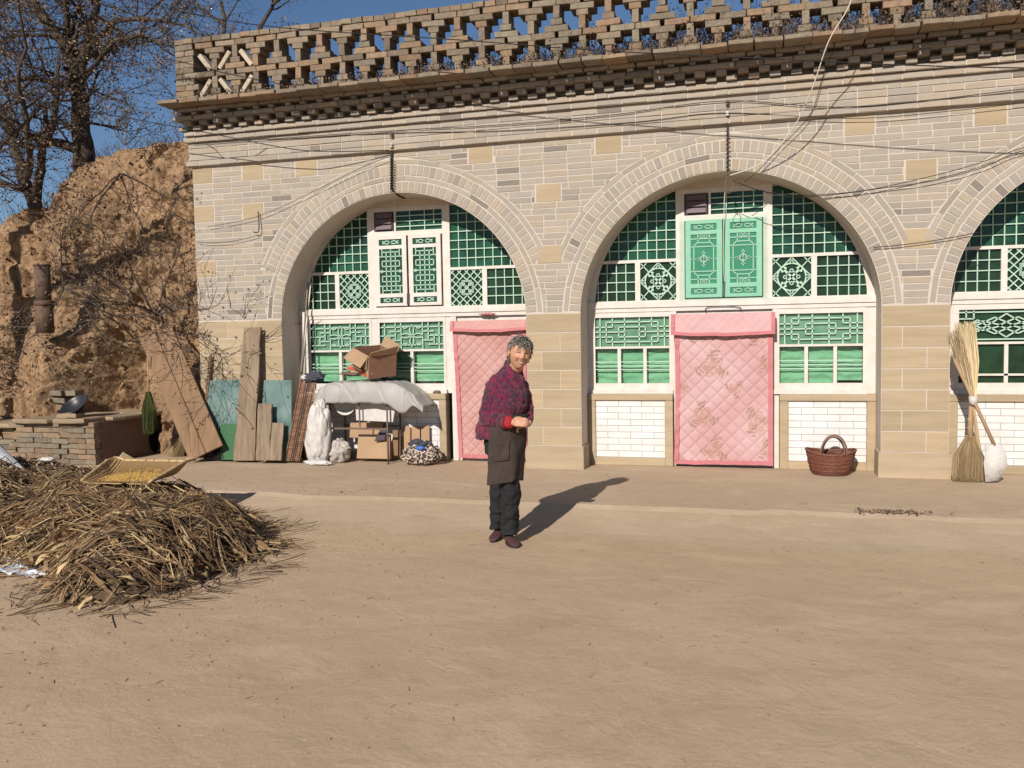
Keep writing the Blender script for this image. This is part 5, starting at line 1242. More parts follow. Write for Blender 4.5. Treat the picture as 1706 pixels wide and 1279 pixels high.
t = thing('twig_broom', 'old pale twig broom on the ground left of the leaning board', 'broom', at(292, 764, .15)); bristles(t, at(308, 722, .2) - at(292, 764, .15), (-.03, -.03, .0), .03, .05, .10, 170, M['straw2'], 7, curl=.03)
# ------------------------------------------------------------------ heap of dry stalks, scoop tray
HP = [(-3.4, -3.6), (-4.0, -2.75), (-4.95, -2.15), (-6.2, -2.25), (-7.8, -2.6), (-8.0, -4.5), (-5.2, -4.22), (-4.5, -4.38), (-4.0, -4.95), (-3.6, -4.85), (-3.4, -4.25)]
def heap_d(x, y):
    ins = False; best = 9.
    for (x0, y0), (x1, y1) in zip(HP, HP[1:] + HP[:1]):
        if (y0 > y) != (y1 > y) and x < (x1 - x0) * (y - y0) / (y1 - y0) + x0: ins = not ins
        dx, dy = x1 - x0, y1 - y0; t = max(0, min(1, ((x - x0) * dx + (y - y0) * dy) / (dx * dx + dy * dy))); best = min(best, math.hypot(x - x0 - t * dx, y - y0 - t * dy))
    return best if ins else -best
def heap_h(x, y):
    d = heap_d(x, y) + .09 * nz(x * 2.6, y * 2.6, 8.)
    if d <= 0: return 0.
    return (1 - math.exp(-d / .34)) * (.38 + .13 * nz(x * 1.5, y * 1.5, 2.) + .05 * nz(x * 4, y * 4, 5.) - .07 * math.exp(-((x + 4.95) / .5) ** 2 - ((y + 2.95) / .5) ** 2))
def heap():
    rnd = random.Random(12); mb = MB()
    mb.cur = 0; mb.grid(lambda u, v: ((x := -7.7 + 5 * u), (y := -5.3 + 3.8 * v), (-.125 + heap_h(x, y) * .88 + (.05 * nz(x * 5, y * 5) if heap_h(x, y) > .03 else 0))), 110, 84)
    def pos():
        while True:
            x, y = rnd.uniform(-7.7, -2.8), rnd.uniform(-5.2, -1.7)
            if heap_h(x, y) > .012: return x, y
    def clip(p): return Vector((p.x, p.y, max(p.z, -.096 + max(0, heap_h(p.x, p.y)) * .8)))
    # long stalks lying mostly along the slope toward the yard
    TC = at(218, 795, -2.95)
    for _ in range(760):                                             # small bundles of stalks that lie together
        x0, y0 = pos(); base = R(18) + R(45) * nz(x0 * .9, y0 * .9, 4.) + rnd.gauss(0, .5) + (0 if rnd.random() < .8 else rnd.uniform(0, 3)); tl0 = rnd.gauss(0, .05); cb = rnd.choice([1, 1, 2, 4, 4, 4]); zb = rnd.random() * .05
        for _k in range(rnd.randint(4, 9)):
            x, y = x0 + rnd.gauss(0, .05), y0 + rnd.gauss(0, .04)
            if heap_h(x, y) < .01: continue
            if abs(x - TC.x) < .46 and -.42 < y - TC.y < .45: tl0 = 0; zb = -.03
            a0 = base + rnd.gauss(0, .16); L = rnd.uniform(.14, .52); dx, dy = math.cos(a0), math.sin(a0); mb.cur = cb if rnd.random() < .6 else rnd.choice([1, 2, 3, 5]); kink = rnd.gauss(0, .03)
            pts = []
            for k in (-1, -.4, .2, .6, 1):
                q = Vector((x + dx * L / 2 * k - dy * kink * (k * k), y + dy * L / 2 * k + dx * kink * (k * k), 0)); q.z = -.1 + heap_h(q.x, q.y) + .03 * rnd.random() + .008 + zb + tl0 * k; pts.append(clip(q))
            r = rnd.choice([.0018, .0028, .004, .0062]) * rnd.uniform(.8, 1.15); mb.tube(pts, [r, r, r, r * .8, r * .35], 5 if r > .005 else 4, cap=False)
    # curled leaf blades
    for _ in range(3600):
        x, y = pos()
        if abs(x - TC.x) < .46 and -.40 < y - TC.y < .4: continue
        a = rnd.uniform(0, 6.3); L = rnd.uniform(.06, .30); wv = rnd.choice([.005, .008, .012, .02, .026]) * rnd.uniform(.7, 1.2); z = -.1 + heap_h(x, y) + rnd.uniform(.01, .05); mb.cur = rnd.choice([2, 3, 3, 5, 5])
        p = Vector((x, y, z)); d = Vector((math.cos(a), math.sin(a), rnd.uniform(-.2, .7))).normalized(); s = d.cross(Vector((rnd.gauss(0, .5), rnd.gauss(0, .5), 1))).normalized(); N = 5; vs = []
        for k in range(N + 1):
            f_ = k / N; ww = wv * (.4 + 1.6 * f_ * (1 - f_) * 2) * (1 - f_ * .6); vs += [p - s * ww, p + s * ww]; d = (d + Vector((rnd.gauss(0, .15), rnd.gauss(0, .15), -.33))).normalized(); p = clip(p + d * L / N); s = (s + Vector((rnd.gauss(0, .2), rnd.gauss(0, .2), rnd.gauss(0, .2)))).normalized()
        mb.add(vs, [(2 * k, 2 * k + 1, 2 * k + 3, 2 * k + 2) for k in range(N)])
    # fluffy reddish seed heads
    for _ in range(150):
        x, y = rnd.gauss(-4.9, .8), rnd.gauss(-4.0, .5)
        if heap_h(x, y) < .02: continue
        mb.cur = 6
        for _k in range(70):
            p = Vector((x + rnd.gauss(0, .07), y + rnd.gauss(0, .07), -.1 + heap_h(x, y) + rnd.uniform(.0, .06))); d = Vector((rnd.gauss(0, 1), rnd.gauss(0, 1), rnd.gauss(.3, .7))).normalized() * rnd.uniform(.02, .07); q = clip(p + d); s = d.orthogonal().normalized() * .0013; mb.add([p - s, p + s, q], [(0, 1, 2)])
    # a fringe of stray straws on the ground
    for _ in range(2600):
        x, y = rnd.uniform(-7.5, -2.8), rnd.uniform(-5.3, -2.)
        if not (-.22 < heap_d(x, y) < .06): continue
        b = rnd.gauss(.3, .8); L = rnd.uniform(.06, .35); mb.cur = rnd.choice([1, 2, 4]); r = rnd.uniform(.0015, .004)
        mb.tube([(x, y, -.092), (x + L / 2 * math.cos(b), y + L / 2 * math.sin(b), -.088 + rnd.random() * .02), (x + L * math.cos(b + .2), y + L * math.sin(b + .2), -.09 + rnd.random() * .03)], r, 3, cap=False)
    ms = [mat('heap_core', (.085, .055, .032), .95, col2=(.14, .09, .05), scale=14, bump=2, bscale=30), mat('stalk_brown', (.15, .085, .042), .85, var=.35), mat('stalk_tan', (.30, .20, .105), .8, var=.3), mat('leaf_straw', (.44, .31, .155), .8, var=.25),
          mat('stalk_dark', (.075, .048, .030), .9, var=.35), mat('leaf_brown', (.25, .155, .075), .85, var=.3), mat('seed_fluff', (.21, .095, .04), .9, var=.3)]
    tag(mb.build('stalk_heap', ms), 'broad low heap of dry maize stalks and weeds on the yard at lower left', 'stalk heap', kind='stuff')
    # second, darker heap of leaves against the stove
    mb = MB()
    for _ in range(5200):
        x, y = rnd.gauss(-7.6, .9), rnd.gauss(-1.75, .38)
        if y > -.8 or y < -2.7 or x > -6.25: continue
        z = -.06 + .22 * math.exp(-((x + 7.9) / 1.1) ** 2 - ((y + 1.5) / .45) ** 2) + rnd.random() * .05; mb.cur = rnd.choice([0, 0, 1, 2])
        a = Vector((rnd.gauss(0, 1), rnd.gauss(0, 1), rnd.gauss(0, .7))).normalized() * rnd.uniform(.015, .05); b = a.orthogonal().normalized() * a.length * rnd.uniform(.12, .5); c = Vector((x, y, z)); mb.add([c - a, c + b, c + a, c - b], [(0, 1, 2, 3)])
    tag(mb.build('leaf_litter', [mat('litter_dark', (.09, .055, .035), .9, var=.5), mat('litter_brown', (.20, .13, .08), .9, var=.4), mat('litter_pale', (.36, .27, .16), .9, var=.3)]), 'brown leaf and twig litter banked against the foot of the brick stove', 'leaf litter', kind='stuff')
heap()
def tray():
    c = at(218, 795, -2.95); t = thing('scoop_basket', 'woven scoop basket spread with yellow maize kernels lying on the stalk heap', 'winnowing basket', c); m = mat('woven_wicker', (.50, .33, .155), .7, col2=(.40, .25, .11), scale=22, stretch=(1, 5, 1), bump=.8, bscale=60, fine=.1)
    W_, D_ = .74, .50; T = Matrix.Rotation(R(4), 4, 'Z')
    def P(u, v, off=0.):                                              # u across, v from the flat lip (0) to the back (1)
        x = (u - .5) * W_ * (.80 + .20 * v); y = (v - .0) * D_ - .2; e = max(0, abs(u - .5) * 2 - .80) / .20; bk = max(0, v - .72) / .28
        z = .10 * (e ** 1.6) * min(1, v * 1.1 + .15) + .085 * bk ** 1.6; z = min(z, .105) + .004 * nz(u * 9, v * 9); 
        x *= 1 + .05 * e; y += .03 * bk; return T @ Vector((x, y, z + off + .005 - .02 * (1 - v)))
    mb = MB(); mb.grid(P, 60, 40); o = mb.build('woven_body', m, t, True); s = o.modifiers.new('s', 'SOLIDIFY'); s.thickness = .008
    rb = MB()
    for k in range(1, 44):
        rb.tube([P(k / 44, v / 12, .006) for v in range(13)], .0028, 4, cap=False)
    rb.build('ribs', m, t, True)
    rm = MB(); path = [P(0, v / 14) for v in range(15)] + [P(u / 30, 1) for u in range(1, 31)] + [P(1, 1 - v / 14) for v in range(1, 15)]; rm.tube(path, .013, 8); rm.build('rim', mat('split_willow_rim', (.55, .38, .20), .6, col2=(.36, .22, .11), scale=16), t, True)
    for k in range(2, len(path) - 2, 3):
        wr = MB(); p = path[k]; d = (path[k + 1] - path[k - 1]).normalized() * .007; wr.tube([p - d, p + d], .0155, 8); wr.build('wrapping', M['straw2'], t, True)
    rnd = random.Random(2); g = MB()
    for _ in range(5200):
        u, v = rnd.gauss(.52, .19), rnd.gauss(.42, .20)
        if not (.12 < u < .90 and .10 < v < .86): continue
        p = P(u, v, .006 + rnd.random() * .016 * math.exp(-((u - .52) / .25) ** 2 - ((v - .45) / .25) ** 2)); s = rnd.uniform(.0045, .0075); a = Vector((rnd.gauss(0, 1), rnd.gauss(0, 1), rnd.gauss(0, 1))).normalized() * s; b = a.orthogonal().normalized() * s * .8; n = a.cross(b).normalized() * s * .55; g.add([p - a, p + b, p + a, p - b, p + n, p - n], [(0, 1, 4), (1, 2, 4), (2, 3, 4), (3, 0, 4), (1, 0, 5), (2, 1, 5), (3, 2, 5), (0, 3, 5)])
    g2 = thing('maize_kernels', 'loose yellow maize kernels spread in the scoop basket', 'maize', c); g2['kind'] = 'stuff'
    o = g.build('kernels', mat('maize_kernel', (.50, .32, .075), .5, var=.25, piece=[(0, (1, 1, 1)), (.55, (1.1, 1.05, 1.3)), (.8, (.8, .7, .6)), (.93, (.6, .4, .3))]), g2); o['kind'] = 'stuff'
    a = at(186, 822, -3.05); t = thing('stone_slab', 'flat sandstone slab under the scoop basket on the heap', 'stone slab', a); mb = MB(); mb.box(-.36, .33, -.10, .28, -.025, .02); o = mb.build('slab', M['fstone'], t); bv = o.modifiers.new('b', 'BEVEL'); bv.width = .012; bv.segments = 2; o.rotation_euler = (R(6), R(2), R(-4))
tray()
# white sheet, plastic and litter at the left
def leftbits():
    M['wsheet'] = mat('white_plastic', (.66, .68, .72), .45, col2=(.50, .52, .56), scale=6, bump=.4, bscale=18)
    a = at(8, 785, -1.9); t = thing('white_board', 'tilted white plastic board at the left edge leaning in the leaf litter', 'board', a); o = Vector(a)
    C_ = [at(-40, 745, -1.9), at(40, 782, -2.05), at(-40, 700, -1.5), at(2, 742, -1.5)]; mb = MB(); slabq(mb, *[c - o for c in C_], .014); mb.build('board', M['wsheet'], t)
    mb = MB(); mb.tube([at(px, py, -2.05) - o for px, py in ((2, 790), (2, 765), (9, 760), (18, 770), (24, 778))], .006, 6); mb.build('bent_wire', M['steel'], t, True)
    a = at(40, 965, -4.2); t = thing('plastic_film_scrap', 'crumpled white plastic film on the ground at the lower left of the heap', 'plastic', (a.x, -4.2, -.1)); o = Vector((a.x, -4.2, -.1)); mb = MB()
    def F(u, v):
        x = -.55 + .95 * u; y = -.16 + .30 * v - .12 * u; return (x, y + .03 * nz(u * 6, v * 6), .012 + .05 * max(0, nz(u * 5, v * 4, 3.)) + .02 * abs(nz(u * 15, v * 12)) + .03 * v * (1 - u))
    mb.grid(F, 60, 26); mb.build('film', M['wsheet'], t, True)
    a = at(70, 975, -4.35); t = thing('flat_stone_scrap', 'tan clod of earth beside the white plastic film', 'clod', (a.x, -4.35, -.1)); lump('clod', M['fstone'], t, (.12, .02, .03), (.14, .07, .05), 71, .3, 6, 26, 16, flat=False, ridge=.1)
    a = at(86, 752, -1.2); t = thing('white_rag', 'small white rag lying on the litter in front of the stove bricks', 'rag', at(78, 765, -1.45)); lump('rag', M['sack'], t, (0, 0, .0), (.10, .05, .025), 73, .5, 8, 26, 14, flat=False, ridge=.3)
    B = [at(188, 778, -1.0), at(232, 778, -.9), at(205, 754, -.8), at(236, 772, -.75)]; t = thing('folded_board', 'small tan and green folded board propped in front of the stove side', 'board', B[0]); mb = MB(); slabq(mb, *[b - B[0] for b in B], .012); mb.build('board', M['card'], t)
    mb = MB(); mb.bar((0, -.01, 0), at(206, 754, -.8) - B[0], .025, .012); mb.build('green_edge', M['mint'], t)
leftbits()

# ------------------------------------------------------------------ wires and fittings
M['wire'] = mat('black_wire', (.018, .016, .015), .7); M['cord'] = mat('pale_cord', (.62, .56, .48), .7)
def wire(label, pts, r, m=None, sag=.0):
    P_ = [at(px, py, y) for px, py, y in pts]; o = P_[0]; fine = []
    for i in range(len(P_) - 1):
        p_1 = P_[max(i - 1, 0)]; p0, p1 = P_[i], P_[i + 1]; p2 = P_[min(i + 2, len(P_) - 1)]
        for k in range(8):
            s = k / 8; fine.append(.5 * ((2 * p0) + (p1 - p_1) * s + (2 * p_1 - 5 * p0 + 4 * p1 - p2) * s * s + (3 * p0 - p_1 - 3 * p1 + p2) * s ** 3))
    fine.append(P_[-1]); t = thing('wire' if m is None else 'cord', label, 'wire' if m is None else 'cord', o); mb = MB(); mb.tube([p - o for p in fine], r, 5); mb.build('strand', m or M['wire'], t, True)
wire('long black overhead wire crossing the brick parapet from the trees to the right edge', [(140, -20, -.9), (300, 18, -.9), (460, 45, -.9), (760, 66, -.9), (1000, 84, -.9), (1272, 97, -.9), (1500, 108, -.9), (1706, 113, -.9), (1850, 112, -.9)], .0055)
wire('black wire slanting down from the trees to the bracket over the left arch', [(-30, 150, -.5), (144, 184, -.5), (310, 214, -.45), (480, 247, -.3), (560, 252, -.2), (648, 250, -.06)], .005)
wire('upper thin wire strung between the two brackets along the brickwork', [(322, 240, -.06), (440, 232, -.06), (648, 218, -.06), (860, 206, -.06), (1030, 190, -.06), (1210, 168, -.06), (1420, 178, -.06), (1706, 148, -.06), (1800, 138, -.06)], .004)
wire('lower thin wire strung between the two brackets along the brickwork', [(445, 233, -.05), (648, 222, -.05), (850, 217, -.05), (1060, 203, -.05), (1205, 188, -.05), (1420, 197, -.05), (1600, 183, -.05), (1800, 160, -.05)], .0035)
wire('thin wire sweeping from the left wall edge up to the left bracket', [(345, 378, -.05), (430, 360, -.05), (520, 320, -.05), (600, 280, -.06), (645, 262, -.06)], .003)
wire('pale cord hanging from above the parapet across the wall to the middle arch', [(1424, -20, -.85), (1412, 15, -.8), (1380, 70, -.7), (1352, 150, -.5), (1320, 215, -.3), (1270, 270, -.12), (1216, 292, -.06)], .0055, M['cord'])
wire('thin black wire falling from the cornice to the middle arch beside the pale cord', [(1388, 85, -.30), (1370, 130, -.12), (1350, 190, -.07), (1300, 245, -.06), (1262, 285, -.06), (1240, 303, -.05)], .0035)
wire('upper of two wires running from the middle arch to the right arch', [(1218, 300, -.04), (1270, 318, -.05), (1340, 325, -.05), (1440, 317, -.05), (1540, 296, -.05), (1620, 275, -.05), (1698, 248, -.06), (1800, 225, -.06)], .0035)
wire('lower of two wires running from the middle arch to the right arch', [(1228, 304, -.04), (1300, 326, -.05), (1370, 326, -.05), (1480, 312, -.05), (1560, 300, -.05), (1640, 278, -.05), (1700, 252, -.06), (1800, 236, -.06)], .0035)
wire('white pull cord hanging down the middle of the central casement', [(1213, 280, .20), (1207, 330, .30), (1205, 420, .34), (1207, 470, .36)], .004, M['cord'])
wire('white pull cord hanging in front of the left arch top light', [(655, 262, .0), (657, 300, .2), (657, 350, .36), (657, 360, .37)], .004, M['cord'])
wire('fine twig like wire looping over the brickwork near the left house corner', [(345, 240, -.05), (360, 250, -.06), (372, 262, -.05), (395, 266, -.05), (420, 262, -.05), (444, 246, -.05)], .003)
wire('bent black hook shaped wire on the wall left of the first arch', [(430, 352, -.03), (431, 384, -.05), (421, 386, -.06)], .006)
wire('thin loose wire across the brickwork low at the left house corner', [(328, 403, -.04), (350, 404, -.05), (385, 402, -.05), (430, 392, -.04)], .003)
wire('sagging weathered cord tied across the brick between middle and right arches', [(1455, 412, -.03), (1500, 408, -.035), (1560, 400, -.035), (1640, 385, -.04)], .004)
def bracket(label, px, py, h0, spring):
    y = -.05; a = at(px, py, y); t = thing('wire_bracket', label, 'bracket', a); o = Vector(a)
    mb = MB(); mb.bar(at(px, h0, -.03) - o, at(px, py + 10, -.03) - o, .016, .012); mb.build('iron_bar', M['wire'], t)
    for k, dy in enumerate((0, 18)):
        mb = MB(); c = at(px, h0 + 6 + dy, -.07) - o
        for r, z in ((.018, -.02), (.010, -.008), (.020, .004), (.011, .016)): mb.tube([c + Vector((0, 0, z)), c + Vector((0, 0, z + .010))], r, 10)
        mb.build('insulator', M['white'] if k else M['steel'], t, True)
    mb = MB(); n = 90; 
    if spring:
        mb.tube([at(px + 3 * math.cos(k * .8) , h0 + 50 + (py + 25 - h0 - 50) * k / n, -.06 + .02 * math.sin(k * .8)) - o for k in range(n)], .0035, 5)
        mb.tube([at(px + 2 + 7 * math.sin(k / 12 * 6.28), py + 34 - 12 * math.cos(k / 12 * 6.28), -.07) - o for k in range(13)], .004, 5)
    else:
        mb.tube([at(px + 2.5 * math.cos(k * .9), h0 + 45 + (py - h0 - 30) * k / n, -.06 + .02 * math.sin(k * .9)) - o for k in range(n)], .0035, 5)
        mb.tube([at(px + 2, py + 10, -.03) - o, at(px + 12, py + 20, .1) - o, at(px + 22, py + 24, .22) - o], .010, 6)
    mb.build('coiled_wire', M['wire'] if not spring else M['steel'], t, True)
bracket('iron wire bracket with insulators above the crown of the left arch', 652, 306, 218, False)
bracket('iron wire bracket with a coiled spring above the crown of the middle arch', 1212, 276, 165, True)
t = thing('curtain_hook', 'crumpled pink cloth hook nailed on the beam above the left door curtain', 'hook', at(812, 523, .37)); lump('cloth', M['pinkrim'], t, (0, 0, 0), (.09, .02, .015), 81, .5, 8, 24, 12, flat=False, ridge=.3)
wire('thin black wire loop nailed to the beam above the middle door curtain', [(1176, 521, .38), (1178, 512, .38), (1207, 510, .38), (1233, 512, .38), (1232, 519, .38)], .004)
# ------------------------------------------------------------------ the old woman
def person():
    O = Vector((-1.805, -2.90, -.098)); yaw = math.atan2(.2728, .9619)
    t = thing('person', 'smiling grey haired old woman standing bent in a maroon patterned jacket and dark brown apron', 'person', O); t.rotation_euler = (0, 0, yaw)
    F = Vector((math.sin(R(40)), -math.cos(R(40)), 0)); S = Vector((-math.cos(R(40)), -math.sin(R(40)), 0))   # facing, her right
    def ring(c, f, s, n=28, tilt=0., yawd=0., pw=2.0):
        Fx = F; c = Vector(c); out = []
        for k in range(n):
            a = 2 * math.pi * k / n; ca, sa = math.cos(a), math.sin(a); e = 2 / pw; x = math.copysign(abs(ca) ** e, ca); y = math.copysign(abs(sa) ** e, sa)
            ff = f[0] if (isinstance(f, tuple) and x > 0) else (f[1] if isinstance(f, tuple) else f)
            out.append(c + Fx * (x * ff) + S * (y * s) + Vector((0, 0, -tilt * x * ff)))
        return out
    def remesh(mb, vox, smooth=6, disp=0., dsc=.08, mats=None, name='x', fac=.5):
        o = mb.build('tmp', M['card'], None, True); r = o.modifiers.new('r', 'REMESH'); r.mode = 'VOXEL'; r.voxel_size = vox; r.use_smooth_shade = True
        if smooth: s = o.modifiers.new('s', 'SMOOTH'); s.iterations = smooth; s.factor = fac
        if disp:
            for k, (d_, sc_) in enumerate(((disp, dsc), (disp * .45, dsc * .4))):
                tx = bpy.data.textures.new('folds', 'CLOUDS'); tx.noise_scale = sc_; tx.noise_depth = 2; d = o.modifiers.new('d', 'DISPLACE'); d.texture = tx; d.strength = d_; d.mid_level = .5; d.texture_coords = 'LOCAL'
        me = evaluated(o); bpy.data.objects.remove(o); me.materials.clear()
        for m_ in (mats if isinstance(mats, list) else [mats]): me.materials.append(m_)
        me.polygons.foreach_set('use_smooth', [True] * len(me.polygons)); return me
    Z = lambda c: Vector(c)
    def limb(mb, pts, rad, n=18):
        # densify so that the joints bend smoothly
        P_, r_ = [], []
        for i in range(len(pts) - 1):
            p_1 = Z(pts[max(i - 1, 0)]); p0, p1, p2 = Z(pts[i]), Z(pts[i + 1]), Z(pts[min(i + 2, len(pts) - 1)])
            for k in range(5):
                s = k / 5; P_.append(.5 * ((2 * p0) + (p1 - p_1) * s + (2 * p_1 - 5 * p0 + 4 * p1 - p2) * s * s + (3 * p0 - p_1 - 3 * p1 + p2) * s ** 3)); r_.append(rad[i] * (1 - s) + rad[i + 1] * s)
        P_.append(Z(pts[-1])); r_.append(rad[-1]); mb.tube(P_, r_, n)
    # joints
    neck = Z((.076, .008, 1.262)); shR = Z((-.062, -.085, 1.14)); elR = Z((-.118, -.10, .945)); wrR = Z((.050, -.215, .920))
    shL = Z((.125, .085, 1.15)); elL = Z((.168, .03, .955)); wrL = Z((.160, -.075, .895))
    hipN = Z((.0, -.05, .74)); knN = Z((.038, -.055, .42)); anN = Z((.028, -.015, .085)); hipF = Z((-.040, .06, .74)); knF = Z((-.045, .11, .42)); anF = Z((-.062, .17, .085))
    HC = Z((.126, -.072, 1.405))
    # head frame: looks toward the camera, a little to her left and down
    hy = R(14); hf = Z((math.sin(hy), -math.cos(hy), -.12)).normalized(); hu = Z((.17, -.05, 1)); hu = (hu - hf * hu.dot(hf)).normalized(); hr = hf.cross(hu)   # hr: image left
    hr = hu.cross(hf) * -1
    def H(x, y, z): return HC + hr * x + hf * y + hu * z               # x: across, y: forward, z: up
    # ---- body, one continuous skin
    mb = MB()
    mb.loft([ring((-.02, .01, .70), .085, .095), ring((-.015, .01, .85), .095, .105), ring((.0, .0, 1.0), .115, .13), ring((.015, .0, 1.10), .115, .15), ring((.035, .0, 1.17), .095, .13), ring((.06, .005, 1.22), .06, .07)])
    limb(mb, [neck - Z((.03, 0, .05)), neck, HC + hu * -.06], [.055, .052, .050])
    for a, b, c in ((shR, elR, wrR), (shL, elL, wrL)): limb(mb, [a, b, c], [.042, .036, .025])
    for a, b, c in ((hipN, knN, anN), (hipF, knF, anF)): limb(mb, [a, b, c], [.062, .050, .036])
    # skull and face: one deformed ball
    hb = MB(); hb.ball((0, 0, 0), 1, 64, 48); vs = []
    for v in hb.v:
        x, y, z = v; X = x * .079; Y = y * .090; Zc = z * .119
        if y > 0:
            Y *= 1.0 - .10 * abs(x) ** 2
        jaw = max(0, -z - .1); X *= 1 - .30 * jaw ** 1.2; Y *= 1 - .06 * jaw
        if y < 0: Y *= 1 - .35 * max(0, -z - .2)
        if y > .15:
            g = lambda cx, cz, sx, sz: math.exp(-((X - cx) / sx) ** 2 - ((Zc - cz) / sz) ** 2)
            Y += .022 * g(0, -.018, .011, .016) + .012 * g(0, .002, .007, .020)           # nose
            Y += .007 * (g(.014, -.024, .007, .007) + g(-.014, -.024, .007, .007))
            Y -= .010 * (g(.030, .014, .015, .010) + g(-.030, .014, .015, .010))           # eye hollows
            Y += .0055 * (g(.030, .012, .012, .0055) + g(-.030, .012, .012, .0055))        # lids squeezed by the smile
            Y += .006 * (g(.03, .030, .018, .007) + g(-.03, .030, .018, .007))             # brow
            Y += .013 * (g(.038, -.022, .016, .015) + g(-.038, -.022, .016, .015))         # raised cheeks
            Y -= .006 * (g(.034, -.048, .006, .016) + g(-.034, -.048, .006, .016))
            Y += .006 * g(0, -.046, .026, .008) ; Y += .006 * g(0, -.066, .022, .007); Y -= .010 * g(0, -.0555, .022, .0042)
            Y += .010 * g(0, -.092, .018, .014)                                           # chin
        vs.append(H(X, Y, Zc))
    hb.v = [tuple(p) for p in vs]; mb.add(hb.v, hb.f)
    for s in (-1, 1):
        E_ = Matrix((hr, hf, hu)).transposed(); mb.ball(H(s * .082, -.006, -.006), (.010, .020, .030), 12, 10, E_)
    # hands: palm, four fingers and a thumb each, loosely closed
    def hand(w0, d, up, side, mirror):
        d = d.normalized(); up = (up - d * up.dot(d)).normalized(); sd = d.cross(up) * mirror
        Mx = Matrix((d, sd, up)).transposed(); mb.ball(w0 + d * .045, (.046, .036, .017), 16, 10, Mx); limb(mb, [w0 - d * .04, w0 + d * .02], [.024, .024])
        for k, (o_, L) in enumerate(((-.027, .062), (-.009, .07), (.009, .067), (.026, .054))):
            b = w0 + d * .070 + sd * o_; p1 = b + d * L * .42 - up * .004; p2 = p1 + d * L * .18 - up * L * .36; p3 = p2 - d * L * .22 - up * L * .20; limb(mb, [w0 + d * .03 + sd * o_ * .7, b, p1, p2, p3], [.010, .0098, .0090, .0082, .0072], 10)
        b = w0 + d * .025 - sd * .032; limb(mb, [w0 + d * .01 - sd * .012, b, b + d * .032 - sd * .006 - up * .010, b + d * .055 + sd * .010 - up * .018], [.013, .0120, .0105, .0088], 10)
    hand(wrR + Z((.012, -.006, .0)), Z((.95, -.28, .03)), Z((-.1, -.9, .55)), 0, 1)
    hand(wrL, Z((-.75, -.60, -.15)), Z((.1, -.3, 1)), 0, -1)
    me = remesh(mb, .0042, 2, 0, mats=None if 0 else mat('skin', (.40, .20, .115), .5, attr='col', bump=.25, bscale=260, spec=.35), name='body')
    def skinc(co):
        c = np.tile(np.array((.50, .26, .16)), (len(co), 1)); q = co - np.array(HC); X = q @ np.array(hr); Y = q @ np.array(hf); Zc = q @ np.array(hu); face = (Y > .03) & (np.abs(Zc) < .12)
        def blob(cx, cz, sx, sz): return np.exp(-((X - cx) / sx) ** 2 - ((Zc - cz) / sz) ** 2) * face
        def mixc(col, w): 
            w = np.clip(w, 0, 1)[:, None]; c[:] = c * (1 - w) + np.array(col) * w
        mixc((.50, .20, .13), .7 * (blob(.036, -.02, .018, .016) + blob(-.036, -.02, .018, .016) + blob(0, -.02, .01, .012)))
        for s in (-1, 1):
            cz = .0125 + .10 * (np.abs(X) - .03) ** 2 * 60
            mixc((.03, .018, .014), 1.9 * np.exp(-((X - s * .030) / .015) ** 4 - ((Zc - .0125 + 8 * (X - s * .03) ** 2) / .0036) ** 2) * face)
            mixc((.16, .10, .07), .8 * np.exp(-((X - s * .031) / .017) ** 4 - ((Zc - .033 + 6 * (X - s * .03) ** 2) / .0042) ** 2) * face)
            mixc((.24, .11, .065), .85 * np.exp(-((X - s * (.031 + .35 * (-.028 - Zc))) / .0036) ** 2) * face * ((Zc < -.022) & (Zc > -.062)))
            for k in (-1, 0, 1): mixc((.27, .13, .08), .5 * np.exp(-((Zc - .012 - k * .35 * (np.abs(X) - .046) ) / .0016) ** 2) * face * ((np.abs(X) > .046) & (np.abs(X) < .064)))
        zl = Zc + .0555 - 9 * X ** 2 * 1.0
        mixc((.27, .07, .055), 1.0 * np.exp(-(zl / .0100) ** 4) * face * (np.abs(X) < .032)); mixc((.80, .74, .64), 1.0 * np.exp(-((zl - .0005) / .0050) ** 4) * face * (np.abs(X) < .025)); mixc((.05, .015, .012), .95 * np.exp(-((zl + .0048) / .0018) ** 2) * face * (np.abs(X) < .025))
        for z0 in (.055, .066, .077): mixc((.30, .15, .09), .35 * np.exp(-((Zc - z0) / .0018) ** 2) * face * (np.abs(X) < .04))
        mixc((.12, .05, .035), .8 * (blob(.008, -.034, .0035, .0025) + blob(-.008, -.034, .0035, .0025)))
        return c
    vcolor(me, skinc); link('body', me, t)
    # ---- hair: many short curved locks
    rnd = random.Random(8); hs = MB(); cap = MB(); cap.ball((0, 0, 0), 1, 40, 30); vs = []
    for v in cap.v:
        x, y, z = v; lim = .34 + .06 * math.sin(x * 9) if y > .1 else -.55; k = 1.0 if z > lim - (0 if y > .1 else 0) else .90
        if y > .1 and z < .45: k = .84
        vs.append(H(x * .082 * k, (y * .095 - .006) * k, z * .122 * k + .003))
    cap.v = [tuple(p) for p in vs]; hs.cur = 1; hs.add(cap.v, cap.f)
    for _ in range(3000):
        a = rnd.uniform(0, 2 * math.pi); z = rnd.uniform(-.55, 1); rr = math.sqrt(1 - min(1, z * z)); x, y = rr * math.cos(a), rr * math.sin(a)
        if y > .28 and z < .50 + .10 * math.sin(x * 14): continue
        if y > -.05 and abs(x) > .7 and z < -.12: continue
        p = H(x * .081, y * .093 - .006, z * .120 + .003); n = (p - HC).normalized(); part = Z((0, 0, 0))
        dn = (-hu * .9 + hr * x * .7 + hf * (.55 if y > .2 else (-.3)) + Z((rnd.gauss(0, .35), rnd.gauss(0, .35), rnd.gauss(0, .3))))
